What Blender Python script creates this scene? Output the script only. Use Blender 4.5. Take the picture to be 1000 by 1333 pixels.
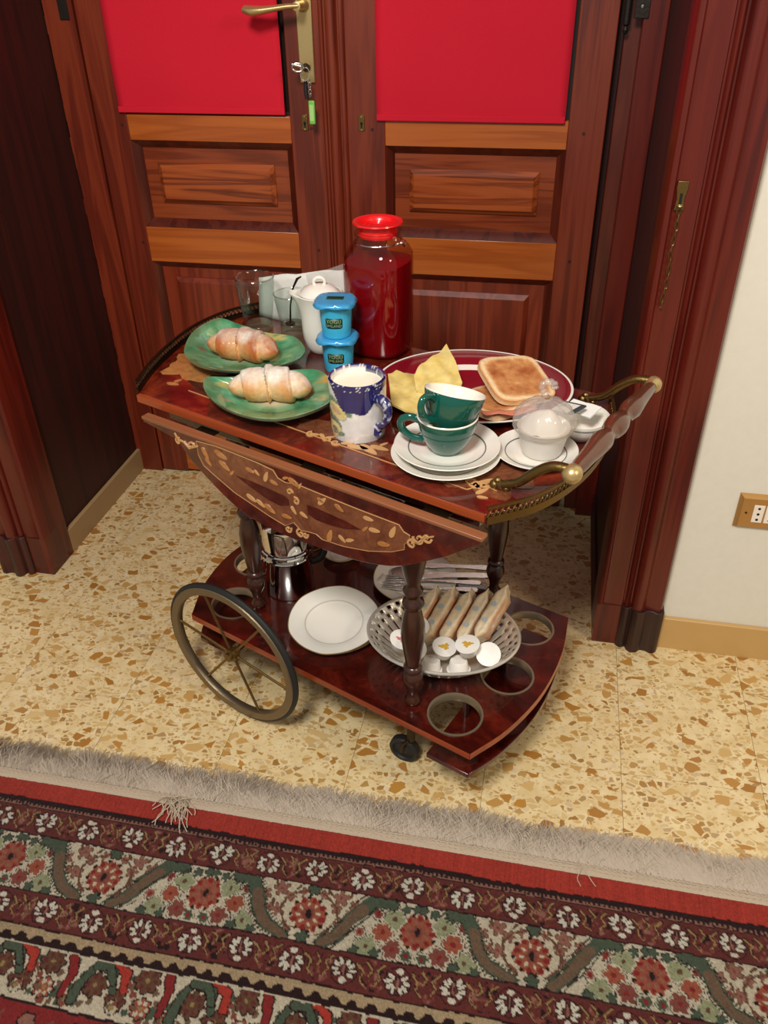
import bpy, bmesh, math, random
import numpy as np
from mathutils import Vector, Matrix, noise as mnoise

for o in list(bpy.data.objects):
    bpy.data.objects.remove(o)
SC = bpy.context.scene
COL = SC.collection
PI = math.pi
random.seed(7)

# ------------------------------------------------------------------ camera
F_PX, CAM_H = 1078.5, 1.28


def _cam_axes():
    d = Vector((531.2 - 500, 2240.7 - 666.5, F_PX)).normalized()
    a = Vector((760.4 - 500, -37 - 666.5, F_PX))
    a = (a - a.dot(d) * d).normalized()
    up = -d
    x = a.cross(up)
    return Matrix((x, a, up))          # camera (x right, y down, z forward) -> world


CR = _cam_axes()
cam_d = bpy.data.cameras.new('camera')
cam_d.sensor_fit = 'HORIZONTAL'
cam_d.sensor_width = 36
cam_d.lens = F_PX / 1000 * 36
cam_d.clip_start = .05
cam = bpy.data.objects.new('camera', cam_d)
COL.objects.link(cam)
rx, uy, fz = CR.col[0], -CR.col[1], CR.col[2]
mw = Matrix.Identity(4)
for i in range(3):
    mw[i][0], mw[i][1], mw[i][2] = rx[i], uy[i], -fz[i]
mw[2][3] = CAM_H
cam.matrix_world = mw
SC.camera = cam

# ------------------------------------------------------------------ light
W = bpy.data.worlds.new('world')
SC.world = W
W.use_nodes = True
W.node_tree.nodes['Background'].inputs[0].default_value = (1.0, .95, .88, 1)
W.node_tree.nodes['Background'].inputs[1].default_value = .3


def area(name, loc, target, size, power, color):
    d = bpy.data.lights.new(name, 'AREA')
    d.shape = 'DISK'
    d.size = size
    d.energy = power
    d.color = color
    o = bpy.data.objects.new(name, d)
    COL.objects.link(o)
    o.location = loc
    o.rotation_euler = (Vector(target) - Vector(loc)).to_track_quat('-Z', 'Y').to_euler()
    return o


area('ceiling_lamp', (-.35, -.35, 2.45), (-.25, 1.25, .5), .55, 48, (1, .95, .88))
area('wall_lamp', (1.7, .1, 2.1), (.3, 1.1, .2), .5, 14, (1, .84, .6))
SC.view_settings.view_transform = 'Standard'
SC.view_settings.look = 'None'
SC.view_settings.gamma = 1
SC.view_settings.use_curve_mapping = False
SC.view_settings.exposure = .16


# ------------------------------------------------------------------ pixel helpers
def ray(px, py):
    return CR @ Vector((px - 500, py - 666.5, F_PX))


def at_z(px, py, z):
    r = ray(px, py)
    return Vector((0, 0, CAM_H)) + r * ((z - CAM_H) / r.z)


def at_y(px, py, y):
    r = ray(px, py)
    return Vector((0, 0, CAM_H)) + r * (y / r.y)


# trolley frame: u along its length, v towards the door
ZT, ZS = .645, .18
TA = math.radians(-22.5)
TO = Vector((-.359, 1.017, 0))
TU = Vector((math.cos(TA), math.sin(TA), 0))
TV = Vector((-math.sin(TA), math.cos(TA), 0))


def tw(u, v, z=0):
    return TO + TU * u + TV * v + Vector((0, 0, z))


def tf(px, py, z):
    p = at_z(px, py, z) - TO
    return p.dot(TU), p.dot(TV)


def tleaf(px, py, v):
    r = ray(px, py)
    o = Vector((0, 0, CAM_H)) - TO
    p = o + r * ((v - o.dot(TV)) / r.dot(TV))
    return p.dot(TU), p.z


# ------------------------------------------------------------------ materials
def lin(c):
    return tuple(((x / 255) / 12.92 if x / 255 <= .04045 else ((x / 255 + .055) / 1.055) ** 2.4) for x in c)


def rgba(c):
    return lin(c) + (1,)


def new_mat(name):
    m = bpy.data.materials.new(name)
    m.use_nodes = True
    nt = m.node_tree
    return m, nt, nt.nodes['Principled BSDF']


def pbr(name, c, rough=.5, metal=0, coat=0, spec=.5, trans=0, ior=1.45, bump=0, bscale=200, sss=0):
    m, nt, b = new_mat(name)
    b.inputs['Base Color'].default_value = rgba(c)
    b.inputs['Roughness'].default_value = rough
    b.inputs['Metallic'].default_value = metal
    b.inputs['Coat Weight'].default_value = coat
    b.inputs['Coat Roughness'].default_value = .08
    b.inputs['Specular IOR Level'].default_value = spec
    b.inputs['Transmission Weight'].default_value = trans
    b.inputs['IOR'].default_value = ior
    if sss:
        b.inputs['Subsurface Weight'].default_value = sss
        b.inputs['Subsurface Radius'].default_value = (.01, .006, .004)
    tc = nt.nodes.new('ShaderNodeTexCoord')
    n = nt.nodes.new('ShaderNodeTexNoise')
    n.inputs['Scale'].default_value = bscale
    n.inputs['Detail'].default_value = 4
    nt.links.new(tc.outputs['Object'], n.inputs['Vector'])
    mix = nt.nodes.new('ShaderNodeMixRGB')
    mix.blend_type = 'MULTIPLY'
    mix.inputs[1].default_value = rgba(c)
    rp = nt.nodes.new('ShaderNodeValToRGB')
    rp.color_ramp.elements[0].color = (.82, .82, .82, 1)
    rp.color_ramp.elements[1].color = (1.1, 1.1, 1.1, 1)
    nt.links.new(n.outputs['Fac'], rp.inputs[0])
    nt.links.new(rp.outputs[0], mix.inputs[2])
    mix.inputs[0].default_value = .35
    nt.links.new(mix.outputs[0], b.inputs['Base Color'])
    if bump:
        bp = nt.nodes.new('ShaderNodeBump')
        bp.inputs['Strength'].default_value = bump
        bp.inputs['Distance'].default_value = .002
        nt.links.new(n.outputs['Fac'], bp.inputs['Height'])
        nt.links.new(bp.outputs[0], b.inputs['Normal'])
    return m


def ramp(nt, stops):
    r = nt.nodes.new('ShaderNodeValToRGB')
    e = r.color_ramp.elements
    while len(e) < len(stops):
        e.new(.5)
    for i, (p, c) in enumerate(stops):
        e[i].position = p
        e[i].color = rgba(c)
    return r


def wood(name, dark, mid, light, axis='z', rough=.32, coat=.25, grain=1.0, seed=0., rings=.45, gs=1.0):
    m, nt, b = new_mat(name)
    tc = nt.nodes.new('ShaderNodeTexCoord')
    oi = nt.nodes.new('ShaderNodeObjectInfo')
    add = nt.nodes.new('ShaderNodeVectorMath')
    add.operation = 'MULTIPLY_ADD'
    nt.links.new(oi.outputs['Random'], add.inputs[0])
    add.inputs[1].default_value = (3.1, 2.3, 4.7)
    nt.links.new(tc.outputs['Object'], add.inputs[2])
    mp = nt.nodes.new('ShaderNodeMapping')
    s = [26 * gs, 26 * gs, 26 * gs]
    s['xyz'.index(axis)] = 1.5 * gs
    mp.inputs['Scale'].default_value = s
    mp.inputs['Location'].default_value = (seed, seed * 1.7, seed * .6)
    nt.links.new(add.outputs[0], mp.inputs['Vector'])
    n1 = nt.nodes.new('ShaderNodeTexNoise')
    n1.inputs['Scale'].default_value = 1.0
    n1.inputs['Detail'].default_value = 3
    n1.inputs['Distortion'].default_value = .6
    nt.links.new(mp.outputs[0], n1.inputs['Vector'])
    # ring lines: frac of noise
    mul = nt.nodes.new('ShaderNodeMath')
    mul.operation = 'MULTIPLY'
    mul.inputs[1].default_value = 26
    nt.links.new(n1.outputs['Fac'], mul.inputs[0])
    sn = nt.nodes.new('ShaderNodeMath')
    sn.operation = 'SINE'
    nt.links.new(mul.outputs[0], sn.inputs[0])
    mr = nt.nodes.new('ShaderNodeMapRange')
    mr.inputs[1].default_value = -1
    mr.inputs[2].default_value = 1
    nt.links.new(sn.outputs[0], mr.inputs[0])
    mp2 = nt.nodes.new('ShaderNodeMapping')
    s2 = [420, 420, 420]
    s2['xyz'.index(axis)] = 9
    mp2.inputs['Scale'].default_value = s2
    nt.links.new(add.outputs[0], mp2.inputs['Vector'])
    n2 = nt.nodes.new('ShaderNodeTexNoise')
    n2.inputs['Scale'].default_value = 1
    n2.inputs['Detail'].default_value = 2
    nt.links.new(mp2.outputs[0], n2.inputs['Vector'])
    a1 = nt.nodes.new('ShaderNodeMixRGB')
    a1.inputs[0].default_value = rings
    nt.links.new(n1.outputs['Fac'], a1.inputs[1])
    nt.links.new(mr.outputs[0], a1.inputs[2])
    a2 = nt.nodes.new('ShaderNodeMixRGB')
    a2.inputs[0].default_value = .3 * grain
    nt.links.new(a1.outputs[0], a2.inputs[1])
    nt.links.new(n2.outputs['Fac'], a2.inputs[2])
    r = ramp(nt, [(.22, dark), (.48, mid), (.78, light)])
    nt.links.new(a2.outputs[0], r.inputs[0])
    nt.links.new(r.outputs[0], b.inputs['Base Color'])
    b.inputs['Roughness'].default_value = rough
    b.inputs['Coat Weight'].default_value = coat
    b.inputs['Coat Roughness'].default_value = .15
    bp = nt.nodes.new('ShaderNodeBump')
    bp.inputs['Strength'].default_value = .12
    bp.inputs['Distance'].default_value = .001
    nt.links.new(a2.outputs[0], bp.inputs['Height'])
    nt.links.new(bp.outputs[0], b.inputs['Normal'])
    return m


def burl(name, stops, scale=14, rough=.16, coat=.6):
    m, nt, b = new_mat(name)
    tc = nt.nodes.new('ShaderNodeTexCoord')
    n = nt.nodes.new('ShaderNodeTexNoise')
    n.inputs['Scale'].default_value = scale
    n.inputs['Detail'].default_value = 7
    n.inputs['Roughness'].default_value = .62
    n.inputs['Distortion'].default_value = 1.6
    nt.links.new(tc.outputs['Object'], n.inputs['Vector'])
    n2 = nt.nodes.new('ShaderNodeTexNoise')
    n2.inputs['Scale'].default_value = scale * 9
    n2.inputs['Detail'].default_value = 3
    nt.links.new(tc.outputs['Object'], n2.inputs['Vector'])
    mx = nt.nodes.new('ShaderNodeMixRGB')
    mx.inputs[0].default_value = .2
    nt.links.new(n.outputs['Fac'], mx.inputs[1])
    nt.links.new(n2.outputs['Fac'], mx.inputs[2])
    r = ramp(nt, stops)
    nt.links.new(mx.outputs[0], r.inputs[0])
    nt.links.new(r.outputs[0], b.inputs['Base Color'])
    b.inputs['Roughness'].default_value = rough
    b.inputs['Coat Weight'].default_value = coat
    b.inputs['Coat Roughness'].default_value = .06
    return m


def vcol(name, rough=.5, coat=0, spec=.5, sss=0, bump=0, bscale=300, sheen=0):
    m, nt, b = new_mat(name)
    a = nt.nodes.new('ShaderNodeVertexColor')
    a.layer_name = 'Col'
    tc = nt.nodes.new('ShaderNodeTexCoord')
    n = nt.nodes.new('ShaderNodeTexNoise')
    n.inputs['Scale'].default_value = bscale
    n.inputs['Detail'].default_value = 4
    nt.links.new(tc.outputs['Object'], n.inputs['Vector'])
    r = ramp(nt, [(.25, (200, 200, 200)), (.75, (255, 255, 255))])
    nt.links.new(n.outputs['Fac'], r.inputs[0])
    mx = nt.nodes.new('ShaderNodeMixRGB')
    mx.blend_type = 'MULTIPLY'
    mx.inputs[0].default_value = .6
    nt.links.new(a.outputs[0], mx.inputs[1])
    nt.links.new(r.outputs[0], mx.inputs[2])
    nt.links.new(mx.outputs[0], b.inputs['Base Color'])
    b.inputs['Roughness'].default_value = rough
    b.inputs['Coat Weight'].default_value = coat
    b.inputs['Specular IOR Level'].default_value = spec
    b.inputs['Sheen Weight'].default_value = sheen
    if sss:
        b.inputs['Subsurface Weight'].default_value = sss
        b.inputs['Subsurface Radius'].default_value = (.01, .006, .004)
    if bump:
        bp = nt.nodes.new('ShaderNodeBump')
        bp.inputs['Strength'].default_value = bump
        bp.inputs['Distance'].default_value = .002
        nt.links.new(n.outputs['Fac'], bp.inputs['Height'])
        nt.links.new(bp.outputs[0], b.inputs['Normal'])
    return m


def thin_glass(name, tint=(255, 255, 255), ior=1.45, body=0.0, body_col=(230, 230, 230), rough=.03):
    """thin clear sheet: fresnel mix of a clear and a glossy surface"""
    m, nt, b = new_mat(name)
    nt.nodes.remove(b)
    out = nt.nodes['Material Output']
    tr = nt.nodes.new('ShaderNodeBsdfTransparent')
    tr.inputs[0].default_value = rgba(tint)
    gl = nt.nodes.new('ShaderNodeBsdfGlossy')
    gl.inputs['Roughness'].default_value = rough
    lw = nt.nodes.new('ShaderNodeLayerWeight')
    lw.inputs[0].default_value = .5
    pw = nt.nodes.new('ShaderNodeMath')
    pw.operation = 'POWER'
    pw.inputs[1].default_value = 3.5
    nt.links.new(lw.outputs['Facing'], pw.inputs[0])
    fr = nt.nodes.new('ShaderNodeMath')
    fr.operation = 'MULTIPLY_ADD'
    fr.inputs[1].default_value = .6
    fr.inputs[2].default_value = .04
    nt.links.new(pw.outputs[0], fr.inputs[0])
    mx = nt.nodes.new('ShaderNodeMixShader')
    nt.links.new(fr.outputs[0], mx.inputs[0])
    nt.links.new(tr.outputs[0], mx.inputs[1])
    nt.links.new(gl.outputs[0], mx.inputs[2])
    last = mx
    if body:
        df = nt.nodes.new('ShaderNodeBsdfDiffuse')
        df.inputs[0].default_value = rgba(body_col)
        m2 = nt.nodes.new('ShaderNodeMixShader')
        m2.inputs[0].default_value = body
        nt.links.new(mx.outputs[0], m2.inputs[1])
        nt.links.new(df.outputs[0], m2.inputs[2])
        last = m2
    nt.links.new(last.outputs[0], out.inputs[0])
    return m


def terrazzo(name):
    m, nt, b = new_mat(name)
    tc = nt.nodes.new('ShaderNodeTexCoord')
    oi = nt.nodes.new('ShaderNodeObjectInfo')
    add = nt.nodes.new('ShaderNodeVectorMath')
    add.operation = 'MULTIPLY_ADD'
    nt.links.new(oi.outputs['Random'], add.inputs[0])
    add.inputs[1].default_value = (37.1, 52.3, 11.7)
    nt.links.new(tc.outputs['Object'], add.inputs[2])
    # warp for angular, uneven chips
    nz = nt.nodes.new('ShaderNodeTexNoise')
    nz.inputs['Scale'].default_value = 45
    nz.inputs['Detail'].default_value = 2
    nt.links.new(add.outputs[0], nz.inputs['Vector'])
    wv = nt.nodes.new('ShaderNodeVectorMath')
    wv.operation = 'MULTIPLY_ADD'
    nt.links.new(nz.outputs['Color'], wv.inputs[0])
    wv.inputs[1].default_value = (.011, .011, .011)
    nt.links.new(add.outputs[0], wv.inputs[2])

    def layer(scale, keep, edge, stops, prev, seed):
        mp = nt.nodes.new('ShaderNodeMapping')
        mp.inputs['Location'].default_value = (seed, seed * .7, 0)
        mp.inputs['Rotation'].default_value = (0, 0, seed)
        mp.inputs['Scale'].default_value = (1, 1.35, 1)
        nt.links.new(wv.outputs[0], mp.inputs['Vector'])
        v1 = nt.nodes.new('ShaderNodeTexVoronoi')
        v1.voronoi_dimensions = '2D'
        v1.inputs['Scale'].default_value = scale
        v2 = nt.nodes.new('ShaderNodeTexVoronoi')
        v2.voronoi_dimensions = '2D'
        v2.feature = 'DISTANCE_TO_EDGE'
        v2.inputs['Scale'].default_value = scale
        for v in (v1, v2):
            nt.links.new(mp.outputs[0], v.inputs['Vector'])
        sp = nt.nodes.new('ShaderNodeSeparateColor')
        nt.links.new(v1.outputs['Color'], sp.inputs[0])
        g1 = nt.nodes.new('ShaderNodeMath')
        g1.operation = 'GREATER_THAN'
        g1.inputs[1].default_value = 1 - keep
        nt.links.new(sp.outputs[0], g1.inputs[0])
        # chip size differs from cell to cell
        ed = nt.nodes.new('ShaderNodeMath')
        ed.operation = 'MULTIPLY_ADD'
        nt.links.new(sp.outputs[2], ed.inputs[0])
        ed.inputs[1].default_value = edge * 1.6
        ed.inputs[2].default_value = edge * .5
        sb = nt.nodes.new('ShaderNodeMath')
        sb.operation = 'SUBTRACT'
        nt.links.new(v2.outputs['Distance'], sb.inputs[0])
        nt.links.new(ed.outputs[0], sb.inputs[1])
        g2 = nt.nodes.new('ShaderNodeMapRange')
        g2.inputs[1].default_value = 0
        g2.inputs[2].default_value = .03
        nt.links.new(sb.outputs[0], g2.inputs[0])
        mm = nt.nodes.new('ShaderNodeMath')
        mm.operation = 'MULTIPLY'
        nt.links.new(g1.outputs[0], mm.inputs[0])
        nt.links.new(g2.outputs[0], mm.inputs[1])
        r = ramp(nt, stops)
        nt.links.new(sp.outputs[1], r.inputs[0])
        mx = nt.nodes.new('ShaderNodeMixRGB')
        nt.links.new(mm.outputs[0], mx.inputs[0])
        nt.links.new(prev, mx.inputs[1])
        nt.links.new(r.outputs[0], mx.inputs[2])
        return mx.outputs[0]

    n0 = nt.nodes.new('ShaderNodeTexNoise')
    n0.inputs['Scale'].default_value = 30
    n0.inputs['Detail'].default_value = 6
    nt.links.new(add.outputs[0], n0.inputs['Vector'])
    base = ramp(nt, [(.3, (212, 187, 136)), (.7, (228, 208, 164))])
    nt.links.new(n0.outputs['Fac'], base.inputs[0])
    o = layer(150, .4, .12, [(0, (196, 162, 102)), (.4, (218, 194, 146)), (.7, (176, 134, 72)), (1, (224, 210, 178))], base.outputs[0], 1.3)
    o = layer(72, .5, .12, [(0, (208, 182, 130)), (.45, (194, 160, 102)), (.75, (154, 112, 54)), (1, (226, 210, 176))], o, 2.9)
    o = layer(36, .27, .14, [(0, (208, 178, 122)), (.3, (190, 148, 84)), (.62, (160, 108, 44)), (1, (182, 132, 62))], o, 5.1)
    nt.links.new(o, b.inputs['Base Color'])
    b.inputs['Roughness'].default_value = .34
    b.inputs['Coat Weight'].default_value = .1
    return m


def plaster(name, c):
    return pbr(name, c, .85, bump=.15, bscale=60)


M = {}
M['plaster'] = plaster('white_plaster', (222, 218, 205))
M['terrazzo'] = terrazzo('terrazzo')
M['grout'] = pbr('cement_joint', (176, 152, 106), .8)
M['stone'] = pbr('ochre_stone', (196, 158, 100), .35, bump=.05, bscale=25)
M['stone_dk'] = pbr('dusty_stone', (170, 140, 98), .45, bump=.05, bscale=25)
M['stile'] = wood('door_wood_upright', (70, 19, 9), (108, 36, 18), (136, 55, 28), 'z', grain=.9, rings=.25, coat=.12, rough=.38)
M['rail'] = wood('door_wood_orange', (140, 62, 18), (172, 86, 30), (190, 104, 42), 'x', grain=.7, rings=.2)
M['panel'] = wood('door_wood_panel', (92, 32, 14), (130, 55, 25), (150, 68, 32), 'x', grain=.9, rings=.4)
M['field'] = wood('door_wood_field', (96, 36, 14), (150, 68, 28), (168, 82, 36), 'x', grain=.9, rings=.55, gs=1.2)
M['mould'] = wood('door_wood_moulding', (54, 14, 8), (80, 26, 15), (104, 42, 26), 'z', grain=.7, rings=.2)
M['lowpanel'] = wood('door_wood_low_panel', (88, 26, 13), (120, 42, 22), (136, 54, 28), 'z', grain=.9, rings=.4)
M['casing'] = wood('casing_mahogany', (50, 9, 6), (84, 19, 12), (108, 32, 19), 'z', rough=.34, coat=.12, grain=.6, rings=.2)
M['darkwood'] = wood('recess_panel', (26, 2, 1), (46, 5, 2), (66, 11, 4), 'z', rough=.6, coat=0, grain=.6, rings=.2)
M['plinth'] = wood('worn_plinth', (26, 9, 7), (54, 17, 12), (78, 28, 19), 'z', rough=.5, coat=.1)
M['blind'] = pbr('red_fabric', (206, 12, 42), .85, bump=.3, bscale=900)
M['brass'] = pbr('brass', (204, 180, 126), .34, .75, bump=.1, bscale=400)
M['brass_old'] = pbr('aged_brass', (128, 104, 62), .42, 1, bump=.3, bscale=260)
M['bronze'] = pbr('dark_bronze', (74, 60, 44), .45, 1, bump=.4, bscale=300)
M['iron'] = pbr('dark_iron', (52, 46, 42), .55, .8, bump=.3)
M['steel'] = pbr('steel', (198, 196, 192), .22, 1)
M['silver'] = pbr('brushed_silver', (222, 217, 207), .34, .65)
M['chrome'] = pbr('chrome', (225, 222, 216), .05, 1, bscale=20)
M['black'] = pbr('black_hole', (12, 10, 9), .7)
M['rubber'] = pbr('black_rubber', (30, 29, 28), .6, bump=.1)
M['ringmetal'] = pbr('ring_metal', (156, 142, 118), .34, .7)
M['rimmetal'] = pbr('wheel_rim_metal', (132, 118, 96), .4, .85, bump=.2, bscale=200)
M['greentag'] = pbr('green_plastic', (120, 190, 84), .3)
M['socket_white'] = pbr('ivory_plastic', (236, 226, 212), .4)
M['socket_plate'] = pbr('gilt_plate', (196, 148, 86), .35, .55)
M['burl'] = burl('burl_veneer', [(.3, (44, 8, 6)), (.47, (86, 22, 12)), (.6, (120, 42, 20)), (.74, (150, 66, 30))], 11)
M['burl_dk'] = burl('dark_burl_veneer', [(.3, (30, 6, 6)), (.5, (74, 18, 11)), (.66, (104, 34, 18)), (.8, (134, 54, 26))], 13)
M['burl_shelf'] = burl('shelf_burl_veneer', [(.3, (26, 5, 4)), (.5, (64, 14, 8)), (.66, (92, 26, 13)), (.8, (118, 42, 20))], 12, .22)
M['edge'] = wood('edge_wood', (92, 46, 26), (130, 76, 46), (154, 100, 66), 'x', grain=.8, rings=.2)
M['edge_or'] = wood('edge_wood_orange', (116, 42, 16), (148, 60, 26), (168, 80, 40), 'x', grain=.8, rings=.2)
M['tan'] = burl('walnut_inlay', [(.3, (84, 42, 26)), (.5, (116, 66, 42)), (.7, (138, 86, 56))], 26, .25, .4)
M['tan_lt'] = burl('light_inlay', [(.3, (150, 92, 46)), (.5, (176, 118, 66)), (.7, (192, 138, 84))], 30, .25, .4)
M['cream'] = pbr('maple_inlay', (200, 152, 100), .3, coat=.4, bscale=80)
M['legwood'] = wood('turned_walnut', (26, 9, 6), (50, 21, 12), (74, 34, 19), 'z', rough=.3, coat=.3, grain=.6, rings=.2)
M['barwood'] = wood('handle_walnut', (48, 20, 12), (78, 40, 26), (104, 60, 40), 'y', rough=.18, coat=.7, grain=.5, rings=.2)
M['china'] = pbr('white_china', (240, 236, 226), .15, coat=.5, bscale=15)
M['china_in'] = pbr('cream_china', (238, 232, 220), .18, coat=.4, bscale=15)
M['greyring'] = pbr('soft_ring', (206, 202, 192), .2, coat=.4)
M['gold'] = pbr('gilt_line', (166, 138, 84), .35, .7)
M['greyline'] = pbr('grey_line', (96, 104, 100), .35)
M['green'] = pbr('green_glaze', (8, 82, 70), .1, coat=.7, bscale=18)
M['blue'] = pbr('cobalt_glaze', (38, 34, 96), .12, coat=.7, bscale=60)
M['milk'] = pbr('milk', (246, 240, 218), .35, sss=.2)
M['glass'] = thin_glass('clear_glass', (244, 248, 246), 1.5)
M['glass_base'] = thin_glass('glass_base', (232, 226, 210), 1.5, .12, (200, 186, 160), .05)
M['glass_thick'] = pbr('thick_glass', (250, 252, 250), .02, trans=1, ior=1.45, bscale=5)
M['juice'] = pbr('red_juice', (140, 6, 20), .15, coat=.4, bscale=6)
M['jar_glass'] = thin_glass('jar_glass', (236, 214, 210), 1.42)
M['redplastic'] = pbr('red_plastic', (232, 26, 30), .28, coat=.3, sss=.1)
M['yogblue'] = pbr('sky_blue_plastic', (66, 186, 228), .3, coat=.2)
M['foilblue'] = pbr('blue_foil', (62, 158, 214), .3, .1, coat=.3)
M['dkgreen'] = pbr('label_green', (20, 66, 40), .4)
M['lettering'] = pbr('pale_lettering', (206, 218, 176), .5)
M['paper'] = pbr('white_paper', (244, 240, 232), .8, bump=.1, bscale=120)
M['film'] = thin_glass('clear_film', (250, 250, 250), 1.5, .22, (235, 232, 228), .12)
M['film_clear'] = thin_glass('film_bag', (250, 250, 250), 1.5, .1, (235, 232, 228), .12)
M['cupplastic'] = pbr('milky_plastic', (238, 232, 224), .35, trans=.15, bump=.1, bscale=60)
M['sachet'] = pbr('sachet_paper', (232, 234, 230), .4)
M['sachet_dark'] = pbr('sachet_print', (52, 66, 72), .5)
M['sachet_tint'] = pbr('sachet_tint', (166, 190, 178), .5)
M['platter_red'] = pbr('dark_red_glaze', (128, 18, 34), .15, coat=.6, bscale=20)
M['bread'] = vcol('bread', .75, bump=.5, bscale=220)
M['pastry'] = vcol('pastry', .55, coat=.08, bump=.35, bscale=160)
M['cheese'] = vcol('cheese', .5, bump=.15, bscale=80)
M['glaze'] = vcol('painted_glaze', .14, coat=.6, bscale=60)
M['rug'] = vcol('wool_pile', .95, spec=.1, bump=.6, bscale=700, sheen=.15)
M['fringe'] = pbr('cotton_fringe', (188, 173, 156), .9, spec=.15, bscale=90)
M['warp'] = pbr('cotton_warp', (184, 168, 148), .9, spec=.1, bump=.6, bscale=260)
M['wrapper'] = vcol('printed_wrapper', .35, coat=.2, bump=.3, bscale=120)
M['bluedot'] = pbr('pale_blue_print', (184, 194, 200), .5)
M['jamwhite'] = pbr('white_pot_plastic', (238, 234, 228), .3, sss=.1)
M['jamprint'] = pbr('yellow_print', (208, 164, 64), .4)
M['jampink'] = pbr('pink_print', (196, 120, 130), .4)


# ------------------------------------------------------------------ mesh builder
class MB:
    def __init__(s):
        s.v, s.f, s.c = [], [], []

    def add(s, vs, fs, cs=None):
        n = len(s.v)
        s.v += [tuple(p) for p in vs]
        s.f += [tuple(i + n for i in f) for f in fs]
        if cs is not None:
            s.c += list(cs)
        return s

    def box(s, x0, x1, y0, y1, z0, z1):
        vs = [(x, y, z) for z in (z0, z1) for y in (y0, y1) for x in (x0, x1)]
        return s.add(vs, [(0, 2, 3, 1), (4, 5, 7, 6), (0, 1, 5, 4), (2, 6, 7, 3), (0, 4, 6, 2), (1, 3, 7, 5)])

    def prism(s, poly, z0, z1, plane='xy'):
        n = len(poly)
        ar = sum(poly[i][0] * poly[(i + 1) % n][1] - poly[(i + 1) % n][0] * poly[i][1] for i in range(n))
        if ar < 0:
            poly = poly[::-1]
        def P(a, b, h):
            return (a, b, h) if plane == 'xy' else (a, -h, b)
        vs = [P(a, b, z0) for a, b in poly] + [P(a, b, z1) for a, b in poly]
        fs = [tuple(range(n))[::-1], tuple(range(n, 2 * n))]
        fs += [(i, (i + 1) % n, n + (i + 1) % n, n + i) for i in range(n)]
        return s.add(vs, fs)

    def lathe(s, prof, n=40, cx=0, cy=0, ex=1, ey=1, power=2, closed=False, cap=True):
        vs, fs = [], []
        for r, z in prof:
            for k in range(n):
                a = 2 * PI * k / n
                ca, sa = math.cos(a), math.sin(a)
                if power != 2:
                    q = (abs(ca) ** power + abs(sa) ** power) ** (-1 / power)
                else:
                    q = 1
                vs.append((cx + r * q * ca * ex, cy + r * q * sa * ey, z))
        m = len(prof)
        for i in range(m if closed else m - 1):
            j = (i + 1) % m
            for k in range(n):
                l = (k + 1) % n
                fs.append((i * n + k, i * n + l, j * n + l, j * n + k))
        if not closed and cap:
            if prof[0][0] > 1e-5:
                fs.append(tuple(range(n))[::-1])
            if prof[-1][0] > 1e-5:
                fs.append(tuple(range((m - 1) * n, m * n)))
        return s.add(vs, fs)

    def tube(s, path, r, n=10, closed=False, flat=1.0):
        path = [Vector(p) for p in path]
        m = len(path)
        rs = r if isinstance(r, (list, tuple)) else [r] * m
        up = Vector((0, 0, 1))
        vs, fs = [], []
        prev = None
        for i, p in enumerate(path):
            if closed:
                t = path[(i + 1) % m] - path[i - 1]
            else:
                t = path[min(i + 1, m - 1)] - path[max(i - 1, 0)]
            t.normalize()
            if prev is None:
                a = t.orthogonal() if abs(t.dot(up)) > .98 else t.cross(up)
            else:
                a = prev - t * prev.dot(t)
            a.normalize()
            prev = a
            b = t.cross(a)
            for k in range(n):
                q = 2 * PI * k / n
                vs.append(p + a * math.cos(q) * rs[i] + b * math.sin(q) * rs[i] * flat)
        for i in range(m if closed else m - 1):
            j = (i + 1) % m
            for k in range(n):
                l = (k + 1) % n
                fs.append((i * n + k, i * n + l, j * n + l, j * n + k))
        if not closed:
            fs.append(tuple(range(n))[::-1])
            fs.append(tuple(range((m - 1) * n, m * n)))
        return s.add(vs, fs)

    def xf(s, mat, start=0):
        s.v[start:] = [tuple(mat @ Vector(p)) for p in s.v[start:]]
        return s

    def mesh(s, name, mat, smooth=35, fix=True):
        me = bpy.data.meshes.new(name)
        me.from_pydata(s.v, [], s.f)
        if fix:
            bm = bmesh.new()
            bm.from_mesh(me)
            bmesh.ops.recalc_face_normals(bm, faces=bm.faces)
            bm.to_mesh(me)
            bm.free()
        if s.c:
            at = me.color_attributes.new('Col', 'FLOAT_COLOR', 'POINT')
            at.data.foreach_set('color', [x for c in s.c for x in (c[0], c[1], c[2], 1)])
        me.materials.append(mat)
        if smooth:
            me.polygons.foreach_set('use_smooth', [True] * len(me.polygons))
            me.set_sharp_from_angle(angle=math.radians(smooth))
        me.update()
        return me

    def build(s, name, mat, parent=None, smooth=35, bevel=0, solid=0, subsurf=0, loc=None, rot=None, fix=True, label=None):
        o = bpy.data.objects.new(name, s.mesh(name, mat, smooth, fix))
        COL.objects.link(o)
        if parent is not None:
            o.parent = parent
        if loc is not None:
            o.location = loc
        if rot is not None:
            o.rotation_euler = rot
        if solid:
            md = o.modifiers.new('solid', 'SOLIDIFY')
            md.thickness = solid
            md.offset = -1
        if bevel:
            md = o.modifiers.new('bevel', 'BEVEL')
            md.width = bevel
            md.segments = 2
            md.limit_method = 'ANGLE'
            md.angle_limit = math.radians(40)
        if subsurf:
            md = o.modifiers.new('sub', 'SUBSURF')
            md.levels = md.render_levels = subsurf
        if label:
            o['label'] = label
        return o


def empty(name, loc=(0, 0, 0), rz=0):
    o = bpy.data.objects.new(name, None)
    o.empty_display_size = .05
    COL.objects.link(o)
    o.location = loc
    o.rotation_euler = (0, 0, rz)
    return o


def tag(o, label, cat, group=None):
    o['label'] = label
    o['category'] = cat
    if group:
        o['group'] = group
    return o


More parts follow.
